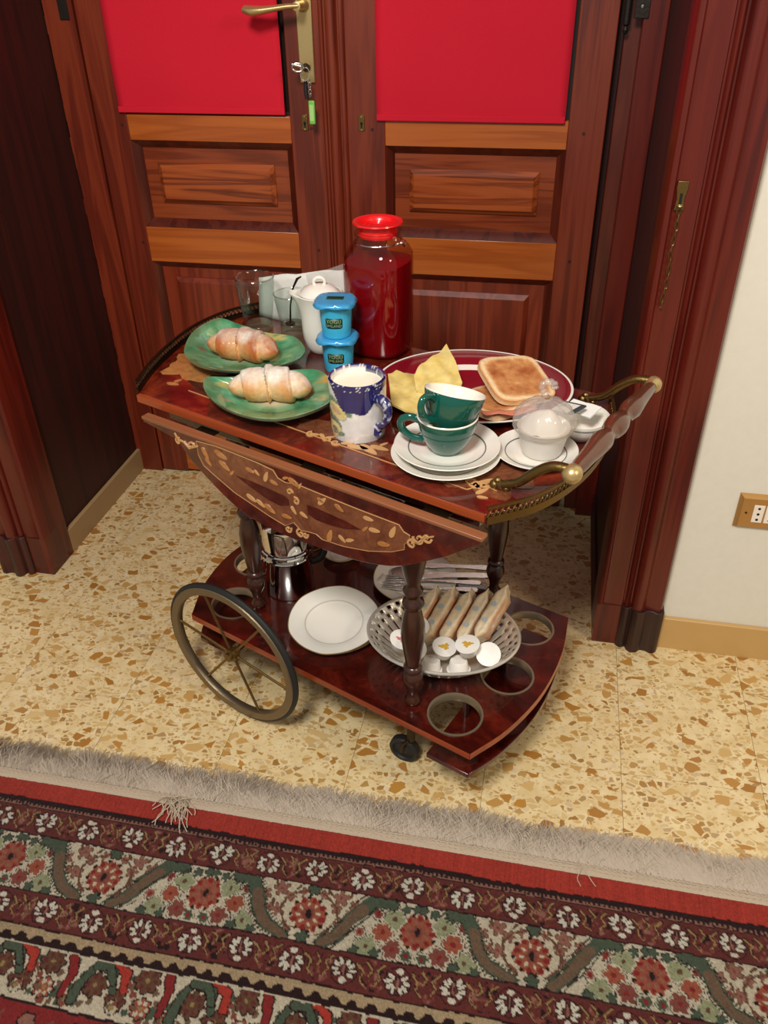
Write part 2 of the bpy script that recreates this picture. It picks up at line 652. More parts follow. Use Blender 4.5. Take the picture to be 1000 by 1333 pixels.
def struct(o, label=None):
    o['kind'] = 'structure'
    if label:
        o['label'] = label
    return o


def thing(name, label, cat, loc=(0, 0, 0), rz=0, group=None):
    return tag(empty(name, loc, rz), label, cat, group)


def share(src, parent, loc=None, rot=None):
    c = src.copy()
    COL.objects.link(c)
    c.parent = parent
    if loc is not None:
        c.location = loc
    if rot is not None:
        c.rotation_euler = rot
    return c


def text_mesh(body, size, align='CENTER'):
    cu = bpy.data.curves.new('lettering', 'FONT')
    cu.body = body
    cu.size = size
    cu.align_x = align
    cu.align_y = 'CENTER'
    cu.extrude = .0001
    cu.resolution_u = 2
    o = bpy.data.objects.new('lettering', cu)
    COL.objects.link(o)
    dg = bpy.context.evaluated_depsgraph_get()
    me = o.evaluated_get(dg).to_mesh()
    vs = [tuple(v.co) for v in me.vertices]
    fs = [tuple(p.vertices) for p in me.polygons]
    o.evaluated_get(dg).to_mesh_clear()
    bpy.data.objects.remove(o)
    bpy.data.curves.remove(cu)
    return vs, fs


# ================================================================== SETTING
# floor: 25 cm terrazzo tiles over a bed
floor = MB().box(-4.2, 3.2, -1.6, 2.1, -.06, -.003).build('floor', M['grout'], None)
struct(floor, 'speckled ochre terrazzo tile floor')
tile_me = MB().box(-.1246, .1246, -.1246, .1246, -.02, 0).mesh('tile', M['terrazzo'], 0)
for i in range(-10, 10):
    for j in range(-9, 4):
        t = bpy.data.objects.new('tile', tile_me)
        COL.objects.link(t)
        t.parent = floor
        t.location = (-.535 + .125 + .25 * i, 1.062 + .125 + .25 * j, 0)

DY = 1.93                     # front plane of the door leaves
WY = 1.43                     # front plane of the wall
struct(MB().box(.19, 3.2, WY, WY + .6, -.003, 2.6).build('wall_right', M['plaster']), 'white plastered wall beside the door')
struct(MB().box(-4.2, -1.17, WY, WY + .6, -.003, 2.6).build('wall_left', M['plaster']), 'white plastered wall left of the recess')
struct(MB().box(-1.17, .19, WY, WY + .6, 2.16, 2.6).build('wall_above', M['plaster']), 'white plaster above the doorway')
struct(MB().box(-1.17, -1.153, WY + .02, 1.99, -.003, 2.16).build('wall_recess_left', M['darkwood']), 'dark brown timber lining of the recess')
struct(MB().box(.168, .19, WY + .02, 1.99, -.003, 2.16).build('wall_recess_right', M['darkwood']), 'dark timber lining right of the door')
struct(MB().box(-1.153, .168, WY + .03, 1.99, 2.12, 2.16).build('recess_light_cap', M['darkwood']), 'unseen dark lining added above the door to block light')  # unseen soffit, added to keep world light from entering the recess above
struct(MB().box(-1.17, .19, 1.99, 2.03, -.003, 2.16).build('light_gap_backing', M['darkwood']), 'unseen dark sheet added behind the door leaves to close light gaps')  # added backing, stops world light showing past the leaf edges
bb = MB().box(-1.153, -1.142, 1.507, 1.93, -.003, .068)
struct(bb.build('baseboard_left', M['stone_dk'], bevel=.002), 'dusty stone skirting in the recess')
struct(MB().box(.296, 3.2, WY - .011, WY, -.003, .083).build('baseboard_right', M['stone'], bevel=.002), 'ochre stone skirting under white wall')
struct(MB().box(.162, .168, 1.5, 1.93, -.003, .07).build('baseboard_recess_right', M['darkwood'], bevel=.002))
struct(MB().box(-4.2, -1.275, WY - .011, WY, -.003, .083).build('baseboard_wall_left', M['stone'], bevel=.002))


# casings: moulded boards around the opening, profile in (x, y)
def casing(name, sgn, x_in, label):
    e = struct(empty(name, (x_in, WY, 0)), label)
    prof = [(0, .078), (0, -.016), (.002, -.019), (.009, -.02), (.011, -.016), (.013, -.014), (.05, -.015), (.052, -.011), (.055, -.011),
            (.057, -.019), (.061, -.022), (.064, -.019), (.066, -.014), (.069, -.014), (.072, -.026), (.078, -.032), (.084, -.034), (.09, -.031),
            (.095, -.023), (.1, -.02), (.112, -.022), (.122, -.027), (.128, -.027), (.132, -.022), (.132, 0), (.03, 0), (.03, .078)]
    prof = [(sgn * a, b) for a, b in prof]
    MB().prism(prof, .108, 2.2).build('moulding', M['casing'], e, smooth=50)
    MB().prism([(0, .078), (sgn * 0, -.0165), (sgn * .052, -.0165), (sgn * .052, 0), (sgn * .03, 0), (sgn * .03, .078)], -.003, .108).build('base_board', M['casing'], e)
    p2 = [(.05, 0), (.05, -.02), (.058, -.027), (.064, -.026), (.07, -.022), (.074, -.033), (.082, -.04), (.094, -.037), (.102, -.028),
          (.112, -.028), (.122, -.034), (.131, -.033), (.137, -.027), (.137, 0)]
    MB().prism([(sgn * a, b) for a, b in p2], -.003, .112).build('plinth_block', M['plinth'], e, smooth=50, bevel=.0012)
    return e


casing('trim_1', 1, .162, 'mahogany door casing with chain beside white wall')
casing('trim_2', -1, -1.142, 'mahogany door casing on the far side of the recess')

# fixed frame
fl = struct(empty('trim_3', (-1.11, DY, 0)), 'narrow fixed door frame against dark recess lining')
fl_b = MB()
N = 60
rnd = random.Random(3)
for k in range(N):                       # slightly ragged edge against the lining
    z0, z1 = -.003 + 2.12 * k / N, -.003 + 2.12 * (k + 1) / N
    fl_b.box(-.043 + rnd.random() * .0025, .0285, -.004, .05, z0, z1)
fl_b.build('frame_post', M['stile'], fl, smooth=0)
fr = struct(empty('trim_4', (.125, DY, 0)), 'narrow fixed door frame on the hinge side')
MB().box(-.035, .043, .004, .05, -.003, 2.12).build('frame_post', M['mould'], fr, bevel=.003)
MB().box(-.005, .043, -.025, .006, -.003, 2.12).build('frame_stop', M['casing'], fr, bevel=.003)


def hinge(parent, x, z, sgn):
    h = MB()
    h.box(x + sgn * .012, x + sgn * .04, -.0285, -.024, z - .05, z + .06).build('hinge_plate', M['iron'], parent, bevel=.001)
    k = MB()
    k.tube([(x, -.016, z - .06), (x, -.016, z + .07)], .007, 12)
    k.lathe([(0, z - .078), (.004, z - .075), (.0055, z - .07), (.003, z - .064), (.007, z - .06)], 12, x, -.016)
    k.build('hinge_pin', M['iron'], parent)
    for dz in (-.03, .015, .045):
        s = MB().lathe([(0.0001, 0), (.004, 0), (.003, .0018), (0.0001, .0022)], 10)
        s.xf(Matrix.Translation((x + sgn * .026, -.0285, z + dz)) @ Matrix.Rotation(PI / 2, 4, 'X'))
        s.build('screw', M['steel'], parent)


hinge(fr, -.035, 1.205, 1)
fl_h = MB().box(-.004, .018, -.007, -.003, 1.155, 1.26).build('hinge_plate', M['iron'], fl, bevel=.001)


# ------------------------------------------------------------------ door leaves
def leaf(name, x0, x1, sl, sr, label):
    """x0..x1 outer width, sl/sr stile widths"""
    cx = (x0 + x1) / 2
    e = struct(empty(name, (cx, DY, 0)), label)
    a0, a1 = x0 - cx, x1 - cx
    b0, b1 = a0 + sl, a1 - sr
    zr = [(.012, .14), (.628, .714), (.912, .968), (1.98, 2.1)]
    for s0, s1 in ((a0, b0), (b1, a1)):
        MB().box(s0, s1, 0, .045, .006, 2.1).build('stile', M['stile'], e, bevel=.002)
    for z0, z1 in zr:
        MB().box(b0, b1, .0005, .044, z0, z1).build('rail', M['rail'], e, bevel=.0015)

    def panel(z0, z1, fin, fz0, fz1, mat_f):
        p = MB().box(b0 + .001, b1 - .001, .02, .03, z0, z1).build('panel', M['panel'] if mat_f is M['field'] else M['lowpanel'], e)
        w = .018
        # mitred moulding strips around the opening
        mo = [((b0, z0), (b1, z0), (b1 - w, z0 + w), (b0 + w, z0 + w)), ((b0, z1), (b1, z1), (b1 - w, z1 - w), (b0 + w, z1 - w)),
              ((b0, z0), (b0, z1), (b0 + w, z1 - w), (b0 + w, z0 + w)), ((b1, z0), (b1, z1), (b1 - w, z1 - w), (b1 - w, z0 + w))]
        for q in mo:
            (ax, az), (bx_, bz), (cx_, cz), (dx, dz) = q
            mid1 = ((ax * .6 + dx * .4), (az * .6 + dz * .4))
            mid2 = ((bx_ * .6 + cx_ * .4), (bz * .6 + cz * .4))
            vs = [(ax, .001, az), (bx_, .001, bz), (mid2[0], .007, mid2[1]), (mid1[0], .007, mid1[1]),
                  (cx_, .0195, cz), (dx, .0195, dz), (ax, .022, az), (bx_, .022, bz), (cx_, .022, cz), (dx, .022, dz)]
            MB().add(vs, [(0, 1, 2, 3), (3, 2, 4, 5), (0, 6, 7, 1), (5, 4, 8, 9), (1, 7, 8, 4, 2), (0, 3, 5, 9, 6), (6, 9, 8, 7)]).build('moulding', M['mould'], e, smooth=20)
        f0, f1 = b0 + fin, b1 - fin
        t = .011
        vs = [(f0, .02, fz0), (f1, .02, fz0), (f1, .02, fz1), (f0, .02, fz1),
              (f0, .0165, fz0), (f1, .0165, fz0), (f1, .0165, fz1), (f0, .0165, fz1),
              (f0 + t, .008, fz0 + t), (f1 - t, .008, fz0 + t), (f1 - t, .008, fz1 - t), (f0 + t, .008, fz1 - t)]
        fs = [(0, 3, 2, 1), (8, 9, 10, 11)]
        for k in range(4):
            l = (k + 1) % 4
            fs += [(k, l, 4 + l, 4 + k), (4 + k, 4 + l, 8 + l, 8 + k)]
        MB().add(vs, fs).build('raised_field', mat_f, p, smooth=0)

    panel(.714, .912, .052, .769, .862, M['field'])
    panel(.14, .628, .052, .2, .585, M['lowpanel'])
    MB().box(b0, b1, .016, .022, .968, 1.98).build('glass_pane', M['glass_dark'], e)
    # wooden pegs
    for sx in ((a0 + b0) / 2 + .025, (b1 + a1) / 2 - .025 + (.02 if b1 > 0 else 0)):
        for z in (.675, .945):
            g = MB().lathe([(0.0001, 0), (.0035, 0), (.0035, .0012), (0.0001, .0014)], 10)
            g.xf(Matrix.Translation((sx, 0, z)) @ Matrix.Rotation(PI / 2, 4, 'X'))
            g.build('peg', M['darkwood'], e)
    return e, cx


M['glass_dark'] = pbr('dark_pane', (40, 30, 28), .1)
d1, c1 = leaf('door_1', -1.079, -.502, .078, .106, 'left leaf of panelled timber door with lever handle')
d2, c2 = leaf('door_2', -.5, .076, .107, .076, 'right leaf of panelled timber door')
# astragal: grooved cover strip over the meeting stiles
ast = [(-.028, 0), (-.028, -.006), (-.024, -.01), (-.02, -.01), (-.0175, -.005), (-.014, -.005), (-.011, -.015), (-.006, -.02), (.0, -.021),
       (.005, -.02), (.0095, -.015), (.012, -.006), (.015, -.006), (.0175, -.011), (.022, -.011), (.026, -.006), (.026, 0)]
MB().prism([(a - .502 - c1, b) for a, b in ast], .006, 2.1).build('cover_strip', M['stile'], d1, smooth=60)


def keyhole(parent, x, z):
    s = MB()
    pts = [(math.cos(a) * .0075 * (1 - .25 * abs(math.sin(a))), math.sin(a) * .0165) for a in [2 * PI * k / 24 for k in range(24)]]
    pts = [(-.0075, -.0145), (-.005, -.0165), (.005, -.0165), (.0075, -.0145), (.0065, 0), (.0075, .0145), (.005, .0165), (-.005, .0165), (-.0075, .0145), (-.0065, 0)]
    s.prism([(x + a, z + b) for a, b in pts], 0, .0022, 'xz')
    p = s.build('keyhole_plate', M['brass_old'], parent, bevel=.0007)
    h = MB().prism([(x + .003 * math.cos(a), z - .001 + .0035 * math.sin(a)) for a in [2 * PI * k / 14 for k in range(14)]], .0015, .0027, 'xz')
    h.prism([(x - .0014, z - .011), (x + .0014, z - .011), (x + .0018, z - .002), (x - .0018, z - .002)], .0015, .0027, 'xz')
    h.build('keyhole', M['black'], p)
    for dz in (.0125, -.0135):
        MB().prism([(x + .0015 * math.cos(a), z + dz + .0015 * math.sin(a)) for a in [2 * PI * k / 8 for k in range(8)]], .002, .0032, 'xz').build('pin', M['brass'], p)


keyhole(d1, -.574 - c1, .957)
keyhole(d2, -.445 - c2, .958)
# lever handle with long plate
px0 = -.5605 - c1
plate = MB().prism([(px0 - .0165, 1.036), (px0 + .0165, 1.036), (px0 + .0175, 1.29), (px0 - .0175, 1.29)], 0, .006, 'xz').build('handle_plate', M['brass'], d1, bevel=.002)
lv = MB()
lv.lathe([(.0001, 0), (.013, 0), (.013, .004), (.010, .008), (.0085, .016), (.0085, .05), (.0001, .052)], 20)
lv.xf(Matrix.Translation((px0, -.005, 1.18)) @ Matrix.Rotation(PI / 2, 4, 'X'))
path = [(px0 + .004, -.05, 1.181), (px0 - .02, -.052, 1.18), (px0 - .045, -.054, 1.177), (px0 - .07, -.055, 1.174), (px0 - .092, -.054, 1.172), (px0 - .11, -.05, 1.175)]
n0 = len(lv.v)
lv.tube(path, [.0085, .0095, .0105, .013, .0175, .014], 14, flat=.6)
lv.build('lever', M['brass'], d1, smooth=60)
cyl = MB().lathe([(.0001, 0), (.0085, 0), (.0085, .008), (.0001, .008)], 16)
cyl.xf(Matrix.Translation((px0, -.004, 1.066)) @ Matrix.Rotation(PI / 2, 4, 'X'))
cyl.build('lock_cylinder', M['bronze'], d1)

# blinds
for x0, x1, zb, lab in ((-1.014, -.617, .971, 'red fabric blind covering the pane beside the lever handle'),
                        (-.41, -.008, .963, 'red fabric blind covering the pane without handle')):
    cx = (x0 + x1) / 2
    b = MB()
    nx, nz = 24, 30
    vs, fs = [], []
    for j in range(nz + 1):
        for i in range(nx + 1):
            x = x0 - cx + (x1 - x0) * i / nx
            z = zb + (1.97 - zb) * (j / nz) ** 1.6
            y = -.0035 + .0012 * math.sin(i * .5) * math.exp(-j / 9) + .001 * math.sin(j * .7 + i * .13)
            vs.append((x, y, z - zb))
    for j in range(nz):
        for i in range(nx):
            q = j * (nx + 1) + i
            fs.append((q, q + 1, q + nx + 2, q + nx + 1))
    b.add(vs, fs)
    t = thing('door_blind', lab, 'blind', (cx, DY - .001, zb), 0, 'red door blinds')
    b.build('cloth', M['blind'], t, solid=.0018, fix=False)
    MB().box(x0 - cx, x1 - cx, -.0075, -.0035, .001, .014).build('hem', M['blind'], t, bevel=.0015)

# keys
kx, ky, kz = px0 + c1, DY - .012, 1.066
k = thing('key_bunch', 'keys with green tag and black fob hanging in the lock', 'keys', (kx, ky, kz - .14))
kb = MB()
kb.box(-.0012, .0012, -.03, .004, .1395, .1445)
kb.tube([(.011 * math.cos(a) - .008, -.033 + .003 * math.cos(a), .144 + .008 * math.sin(a)) for a in [2 * PI * i / 20 for i in range(20)]], .0022, 8, True)
kb.tube([(-.02 + i * .004, -.034, .15 - i * .0008) for i in range(6)], .0028, 8)
kb.build('key', M['steel'], k)
MB().tube([(.006 + .010 * math.cos(a), -.03 + .004 * math.sin(a), .131 + .012 * math.sin(a)) for a in [2 * PI * i / 26 for i in range(26)]], .0009, 6, True).build('ring', M['steel'], k)
for i in range(5):
    z = .117 - i * .0065
    MB().tube([(.014 + (.0028 if i % 2 else .001) * math.cos(a), -.028 + (.001 if i % 2 else .0028) * math.cos(a), z + .0045 * math.sin(a)) for a in [2 * PI * q / 14 for q in range(14)]], .0009, 5, True).build('chain_link', M['steel'], k)
MB().tube([(.004, -.022, .118), (.003, -.021, .1), (.004, -.021, .082)], [.0035, .005, .004], 10).build('black_fob', M['rubber'], k)
g = MB().box(.009, .0225, -.031, -.0255, .034, .081).build('green_tag', M['greentag'], k, bevel=.0022)
MB().box(.0112, .0203, -.0316, -.0309, .041, .073).build('tag_label', pbr('tag_window', (168, 214, 130), .4), g)

# chain on the casing
cp = at_y(887, 255, WY - .017)
ch = thing('door_chain', 'brass keeper plate with hanging chain on right door casing', 'chain', (cp.x, WY - .015, cp.z))
MB().prism([(-.008, .022), (.008, .022), (.009, .012), (.006, -.004), (.008, -.022), (-.008, -.022), (-.006, -.004), (-.009, .012)], 0, .003, 'xz').build('keeper_plate', M['brass_old'], ch, bevel=.0008)
MB().box(-.002, .002, -.0035, -.0028, -.014, .004).build('slot', M['black'], ch)
MB().tube([(.003 * math.cos(a), -.007 + .004 * math.sin(a), -.014) for a in [PI * 2 * i / 12 for i in range(12)]], .0014, 6, True).build('staple', M['brass'], ch)
link_me = MB().tube([(.0032 * math.cos(a), 0, .0075 * math.sin(a)) for a in [2 * PI * i / 16 for i in range(16)]], .0009, 6, True).mesh('chain_link', M['brass_old'])
for i in range(14):
    l = bpy.data.objects.new('chain_link', link_me)
    COL.objects.link(l)
    l.parent = ch
    l.location = (.0012 * math.sin(i * .9), -.0055, -.022 - i * .0118)
    l.rotation_euler = (0, .12 * math.sin(i * 1.7), (i % 2) * PI / 2 * .8 + .3)

# socket plate
sp0 = at_y(953, 684, WY)
so = thing('wall_socket', 'gilt socket plate with white outlets on white wall', 'socket', (sp0.x, WY, sp0.z))
W_, H_ = .122, .0775
vs = [(0, 0, 0), (W_, 0, 0), (W_, 0, H_), (0, 0, H_), (.003, -.004, .003), (W_ - .003, -.004, .003), (W_ - .003, -.004, H_ - .003), (.003, -.004, H_ - .003),
      (.007, -.009, .007), (W_ - .007, -.009, .007), (W_ - .007, -.009, H_ - .007), (.007, -.009, H_ - .007)]
fs = [(8, 9, 10, 11), (0, 3, 2, 1)]
for q in range(4):
    l = (q + 1) % 4
    fs += [(q, l, 4 + l, 4 + q), (4 + q, 4 + l, 8 + l, 8 + q)]
MB().add(vs, fs).build('cover_plate', M['socket_plate'], so, smooth=0)
for i in range(3):
    x = .0285 + i * .0225
    s = MB().box(x, x + .0195, -.0105, -.0085, .0185, .0575).build('outlet' if i < 2 else 'switch', M['socket_white'], so, bevel=.0008)
    if i < 2:
        for dz in (-.0125, 0, .0125):
            MB().prism([(x + .0098 + .0026 * math.cos(a), .038 + dz + .0026 * math.sin(a)) for a in [2 * PI * q / 12 for q in range(12)]], .0101, .0109, 'xz').build('hole', M['black'], s)
MB().prism([(.0165 + .0022 * math.cos(a), .0385 + .0022 * math.sin(a)) for a in [2 * PI * q / 12 for q in range(12)]], .0088, .0096, 'xz').build('screw', M['bronze'], so)


# ================================================================== RUG
def sm(a, b, x):
    t = np.clip((x - a) / (b - a), 0, 1)
    return t * t * (3 - 2 * t)


def make_rug():
    RX0, RX1, RY0, DEP = -1.35, .95, .838, .62
    st = .002
    nx, ny = int((RX1 - RX0) / st), int(DEP / st)
    rs = np.random.RandomState(5)
    xs = RX0 + st * np.arange(nx + 1)
    ts = st * np.arange(ny + 1)
    S, T = np.meshgrid(xs, ts)
    # hand-knotted wobble
    S0, T0 = S, T
    def wob(sc, amp, sd):
        r = np.random.RandomState(sd)
        h, w = int(DEP / sc) + 3, int((RX1 - RX0) / sc) + 3
        g = r.uniform(-1, 1, (h, w))
        fy, fx = T0 / sc, (S0 - RX0) / sc
        iy, ix = fy.astype(int), fx.astype(int)
        dy, dx = fy - iy, fx - ix
        dy, dx = dy * dy * (3 - 2 * dy), dx * dx * (3 - 2 * dx)
        return amp * ((g[iy, ix] * (1 - dx) + g[iy, ix + 1] * dx) * (1 - dy) + (g[iy + 1, ix] * (1 - dx) + g[iy + 1, ix + 1] * dx) * dy)
    S = S0 + wob(.008, .0016, 1) + wob(.03, .002, 2)
    T = T0 + wob(.008, .0012, 3) + wob(.2, .0025, 4)
    C = np.zeros(S.shape + (3,))
    pal = dict(red=(196, 54, 40), red2=(150, 36, 36), maroon=(112, 44, 40), dark=(44, 20, 22), cream=(214, 200, 172), white=(226, 216, 196),
               green=(78, 92, 72), sage=(160, 164, 122), olive=(120, 92, 70), orange=(172, 84, 58), pink=(158, 102, 86), rose=(142, 72, 60),
               beige=(186, 158, 118), brown=(110, 72, 50), navy=(48, 42, 52), gold=(168, 132, 78))
    pal = {k: np.array(lin(tuple(.80 * (.88 * x + .12 * sum(v) / 3) for x in v))) for k, v in pal.items()}  # whole palette darkened and greyed: the dim light over the rug is in the colour

    def paint(mask, col):
        C[mask] = pal[col]

    def mod(x, p):
        return (x + p / 2) % p - p / 2

    def ell(x, y, cx, cy, rx, ry, ang=0):
        ca, sa = math.cos(ang), math.sin(ang)
        X, Y = x - cx, y - cy
        return ((X * ca + Y * sa) / rx) ** 2 + ((-X * sa + Y * ca) / ry) ** 2

    def petals(x, y, cx, cy, r, n, depth, ph=0):
        X, Y = x - cx, y - cy
        a = np.arctan2(Y, X)
        rr = np.hypot(X, Y)
        return rr / (r * (1 - depth + depth * np.abs(np.cos(n / 2 * a + ph))))

    def seg(x, y, pts, w0, w1):
        """distance to a polyline scaled by its width"""
        best = np.full(x.shape, 9.)
        m = len(pts) - 1
        for k in range(m):
            (ax, ay), (bx_, by) = pts[k], pts[k + 1]
            dx, dy = bx_ - ax, by - ay
            L = dx * dx + dy * dy
            t = np.clip(((x - ax) * dx + (y - ay) * dy) / L, 0, 1)
            d = np.hypot(x - ax - t * dx, y - ay - t * dy)
            w = w0 + (w1 - w0) * (k + t) / m
            best = np.minimum(best, d / w)
        return best

    paint(T >= -1, 'maroon')
    paint(T < .038, 'red')
    paint((T >= .038) & (T < .0475), 'dark')
    zz = (T >= .0475) & (T < .0545)
    paint(zz, 'pink')
    paint(zz & (np.abs(mod(S, .0075)) < .0019) & (T < .052), 'dark')
    paint((T >= .0535) & (T < .0555), 'dark')

    def flower_band(t0, t1, off):
        tc, h = (t0 + t1) / 2, (t1 - t0)
        inb = (T >= t0) & (T < t1)
        paint(inb, 'maroon')
        p = .0825
        # mottled leafy scrolls between flowers
        x = mod(S - off - p / 2, p)
        mott = wob(.0055, 1, int(1000 * t0)) + .6 * wob(.012, 1, 77)
        lens = ell(x, T, .004, tc, .021, .023) < 1
        paint(inb & lens & (mott > .35), 'rose')
        paint(inb & lens & (mott > .72), 'pink')
        paint(inb & lens & (mott < -.62), 'dark')
        for pts in ([(-.022, -.014), (-.012, -.004), (-.016, .008), (-.006, .017)], [(.020, -.018), (.010, -.008), (.016, .002), (.008, .012)], [(-.006, -.018), (.002, -.009), (-.004, .001)]):
            d = seg(x, T, [(a, tc + b) for a, b in pts], .0016, .0009)
            paint(inb & (d < 1.6), 'dark')
            paint(inb & (d < 1), 'gold')
        x = mod(S - off, p)
        par = np.round((S - off) / p).astype(int) % 2
        fl = np.where(par == 0, 1, -1)
        y = (T - tc) * fl
        paint(inb & (ell(x, y, 0, 0, .0205, .021) < 1), 'dark')
        paint(inb & (ell(x, y, 0, 0, .0190, .0195) < 1), 'maroon')
        for sx in (-1, 1):
            for (cx, cy, rx_, ry_, a) in ((.006, .013, .0046, .0072, -.25), (.0115, .0085, .0044, .0076, -.8), (.0135, .001, .0042, .0072, -1.35), (.0095, -.0055, .004, .007, -1.9)):
                paint(inb & (ell(x * sx, y, cx, cy, rx_, ry_, a) < 1), 'dark')
        for sx in (-1, 1):
            for (cx, cy, rx_, ry_, a) in ((.006, .013, .0032, .0058, -.25), (.0115, .0085, .003, .0062, -.8), (.0135, .001, .0029, .0058, -1.35), (.0095, -.0055, .0028, .0056, -1.9)):
                paint(inb & (ell(x * sx, y, cx, cy, rx_, ry_, a) < 1), 'white')
        paint(inb & (ell(x, y, 0, -.014, .006, .0042) < 1), 'white')
        paint(inb & (ell(x, y, 0, .003, .0028, .013) < 1), 'dark')
        paint(inb & (ell(x, y, 0, .003, .0018, .010) < 1), 'pink')

    flower_band(.0555, .104, -.703)
    paint((T >= .104) & (T < .1065), 'dark')
    # ---- wide cream band with rosettes and leaf waves
    t0, t1 = .1065, .2
    inb = (T >= t0) & (T < t1)
    paint(inb, 'cream')
    P = .352
    xa = mod(S + .634, P)          # rosette A at 0, rosette B at +-.176
    # scattered fillings
    for (cx, cy, r) in ((-.054, .013, .015), (-.078, .028, .012), (-.036, .024, .011), (.047, .013, .015), (.072, .022, .012), (.042, .031, .011), (-.016, .014, .010), (.018, .013, .010),
                        (-.050, .050, .013), (.052, .054, .011), (-.028, .072, .011), (.034, .072, .011), (-.066, .048, .009), (.066, .042, .009)):
        paint(inb & (petals(xa, T - t0, cx, cy, r, 5, .5, cx * 90) < 1), 'brown')
        paint(inb & (petals(xa, T - t0, cx, cy, r - .0022, 5, .5, cx * 90) < 1), 'pink')
        paint(inb & (ell(xa, T - t0, cx, cy, .0026, .0026) < 1), 'rose')
    for (cx, cy) in ((-.062, .038), (.06, .038), (-.028, .006), (.026, .006), (-.064, .006), (.062, .005), (.045, .043), (-.044, .037)):
        paint(inb & (ell(xa, T - t0, cx, cy, .007, .0024, cx * 30) < 1), 'brown')
    # stems round rosette A
    q = ell(xa, T, 0, .152, .044, .037)
    paint(inb & (np.abs(q - 1) < .07) & (T < .185), 'brown')
    # rosette A
    paint(inb & (petals(xa, T, 0, .155, .036, 10, .22) < 1), 'cream')
    paint(inb & (petals(xa, T, 0, .155, .030, 12, .2) < 1), 'orange')
    for k in range(8):
        a = 2 * PI * k / 8 + .2
        paint(inb & (ell(xa, T, .024 * math.cos(a), .155 + .024 * math.sin(a), .0048, .004, a) < 1), 'red2')
        a += .39
        paint(inb & (ell(xa, T, .0165 * math.cos(a), .155 + .0165 * math.sin(a), .004, .0022, a) < 1), 'cream')
        paint(inb & (ell(xa, T, .0285 * math.cos(a), .155 + .0285 * math.sin(a), .003, .003, a) < 1), 'dark')
    paint(inb & (petals(xa, T, 0, .155, .0115, 6, .35) < 1), 'rose')
    paint(inb & (ell(xa, T, 0, .155, .0042, .0075) < 1), 'dark')
    for cy in (.1125, .1925):
        paint(inb & (petals(xa, T, 0, cy, .0125, 5, .4, 1) < 1), 'dark')
        paint(inb & (petals(xa, T, 0, cy, .0105, 5, .4, 1) < 1), 'green')
    # rosette B and its bouquet
    xb = mod(S + .634 - P / 2, P)
    paint(inb & (petals(xb, T, 0, .150, .0295, 12, .2) < 1), 'orange')
    for k in range(8):
        a = 2 * PI * k / 8
        paint(inb & (ell(xb, T, .022 * math.cos(a), .15 + .022 * math.sin(a), .0045, .004, a) < 1), 'red2')
        a += .39
        paint(inb & (ell(xb, T, .015 * math.cos(a), .15 + .015 * math.sin(a), .004, .0022, a) < 1), 'pink')
        paint(inb & (ell(xb, T, .028 * math.cos(a), .15 + .028 * math.sin(a), .0028, .0028, a) < 1), 'dark')
    paint(inb & (petals(xb, T, 0, .15, .010, 6, .35) < 1), 'rose')
    paint(inb & (ell(xb, T, 0, .15, .004, .007) < 1), 'dark')
    for sx in (-1, 1):
        X = xb * sx
        for (cx, cy, r, c) in ((.040, .136, .0185, 'sage'), (.076, .185, .0185, 'sage'), (.055, .160, .0165, 'orange'), (.036, .183, .0165, 'rose'), (.012, .190, .010, 'green'), (.066, .132, .009, 'rose'), (.09, .166, .009, 'pink')):
            paint(inb & (petals(X, T, cx, cy, r + .0022, 6, .25) < 1), 'navy' if c != 'green' else 'green')
            paint(inb & (petals(X, T, cx, cy, r + .0012, 6, .25) < 1), 'cream')
            paint(inb & (petals(X, T, cx, cy, r - .001, 6, .3) < 1), c)
            paint(inb & (ell(X, T, cx, cy, .0034, .004) < 1), 'brown' if c == 'sage' else 'red2')
        for (cx, cy) in ((.024, .118), (.005, .114), (.046, .115), (.093, .196), (.06, .194)):
            paint(inb & (petals(X, T, cx, cy, .0095, 5, .4) < 1), 'navy')
            paint(inb & (petals(X, T, cx, cy, .0078, 5, .4) < 1), 'green')
    # long serrated leaves
    for sx, pts in ((1, [(-.126, .109), (-.105, .113), (-.092, .135), (-.082, .160), (-.064, .182), (-.030, .196)]),
                    (1, [(.122, .109), (.1, .113), (.086, .130), (.068, .152), (.052, .178), (.030, .196)])):
        d = seg(xa, T, pts, .0135, .0095) * (1 + .26 * np.sin(S * 800 + T * 650))
        paint(inb & (d < 1.14), 'dark')
        paint(inb & (d < .96), 'green')
        d2 = seg(xa, T, pts[2:], .0085, .006)
        paint(inb & (d2 < 1), 'olive')
    paint((T >= .2) & (T < .2025), 'dark')
    flower_band(.2025, .254, -.618)
    # reciprocal zigzag
    zb = (T >= .254) & (T < .281)
    paint(zb, 'dark')
    ph = mod(S, .028)
    edge = .262 + .0075 * np.clip(1.6 - np.abs(ph) / .006, 0, 1)
    paint(zb & (T > .257) & (T < edge + .004), 'beige')
    paint((T >= .281) & (T < .2835), 'cream')
    # inner flowered band
    fb = (T >= .2835) & (T < .36)
    paint(fb, 'cream')
    P2 = .155
    x = mod(S + .645, P2)
    for (cx, cy, r) in ((0, .298, .021), (.078, .318, .021), (-.036, .334, .019), (.004, .337, .017), (.117 - P2, .343, .012), (.045, .346, .013)):
        for X in (x, x - P2, x + P2):
            paint(fb & (petals(X, T, cx, cy, r, 8, .25) < 1), 'dark')
            paint(fb & (petals(X, T, cx, cy, r - .0022, 8, .28) < 1), 'brown' if r > .0185 else ('sage' if cx < 0 else 'orange'))
            for k in range(6):
                a = PI / 3 * k
                paint(fb & (ell(X, T, cx + r * .55 * math.cos(a), cy + r * .55 * math.sin(a), .0034, .0034) < 1), 'maroon' if r > .0185 else 'cream')
            paint(fb & (ell(X, T, cx, cy, .0034, .0034) < 1), 'gold')
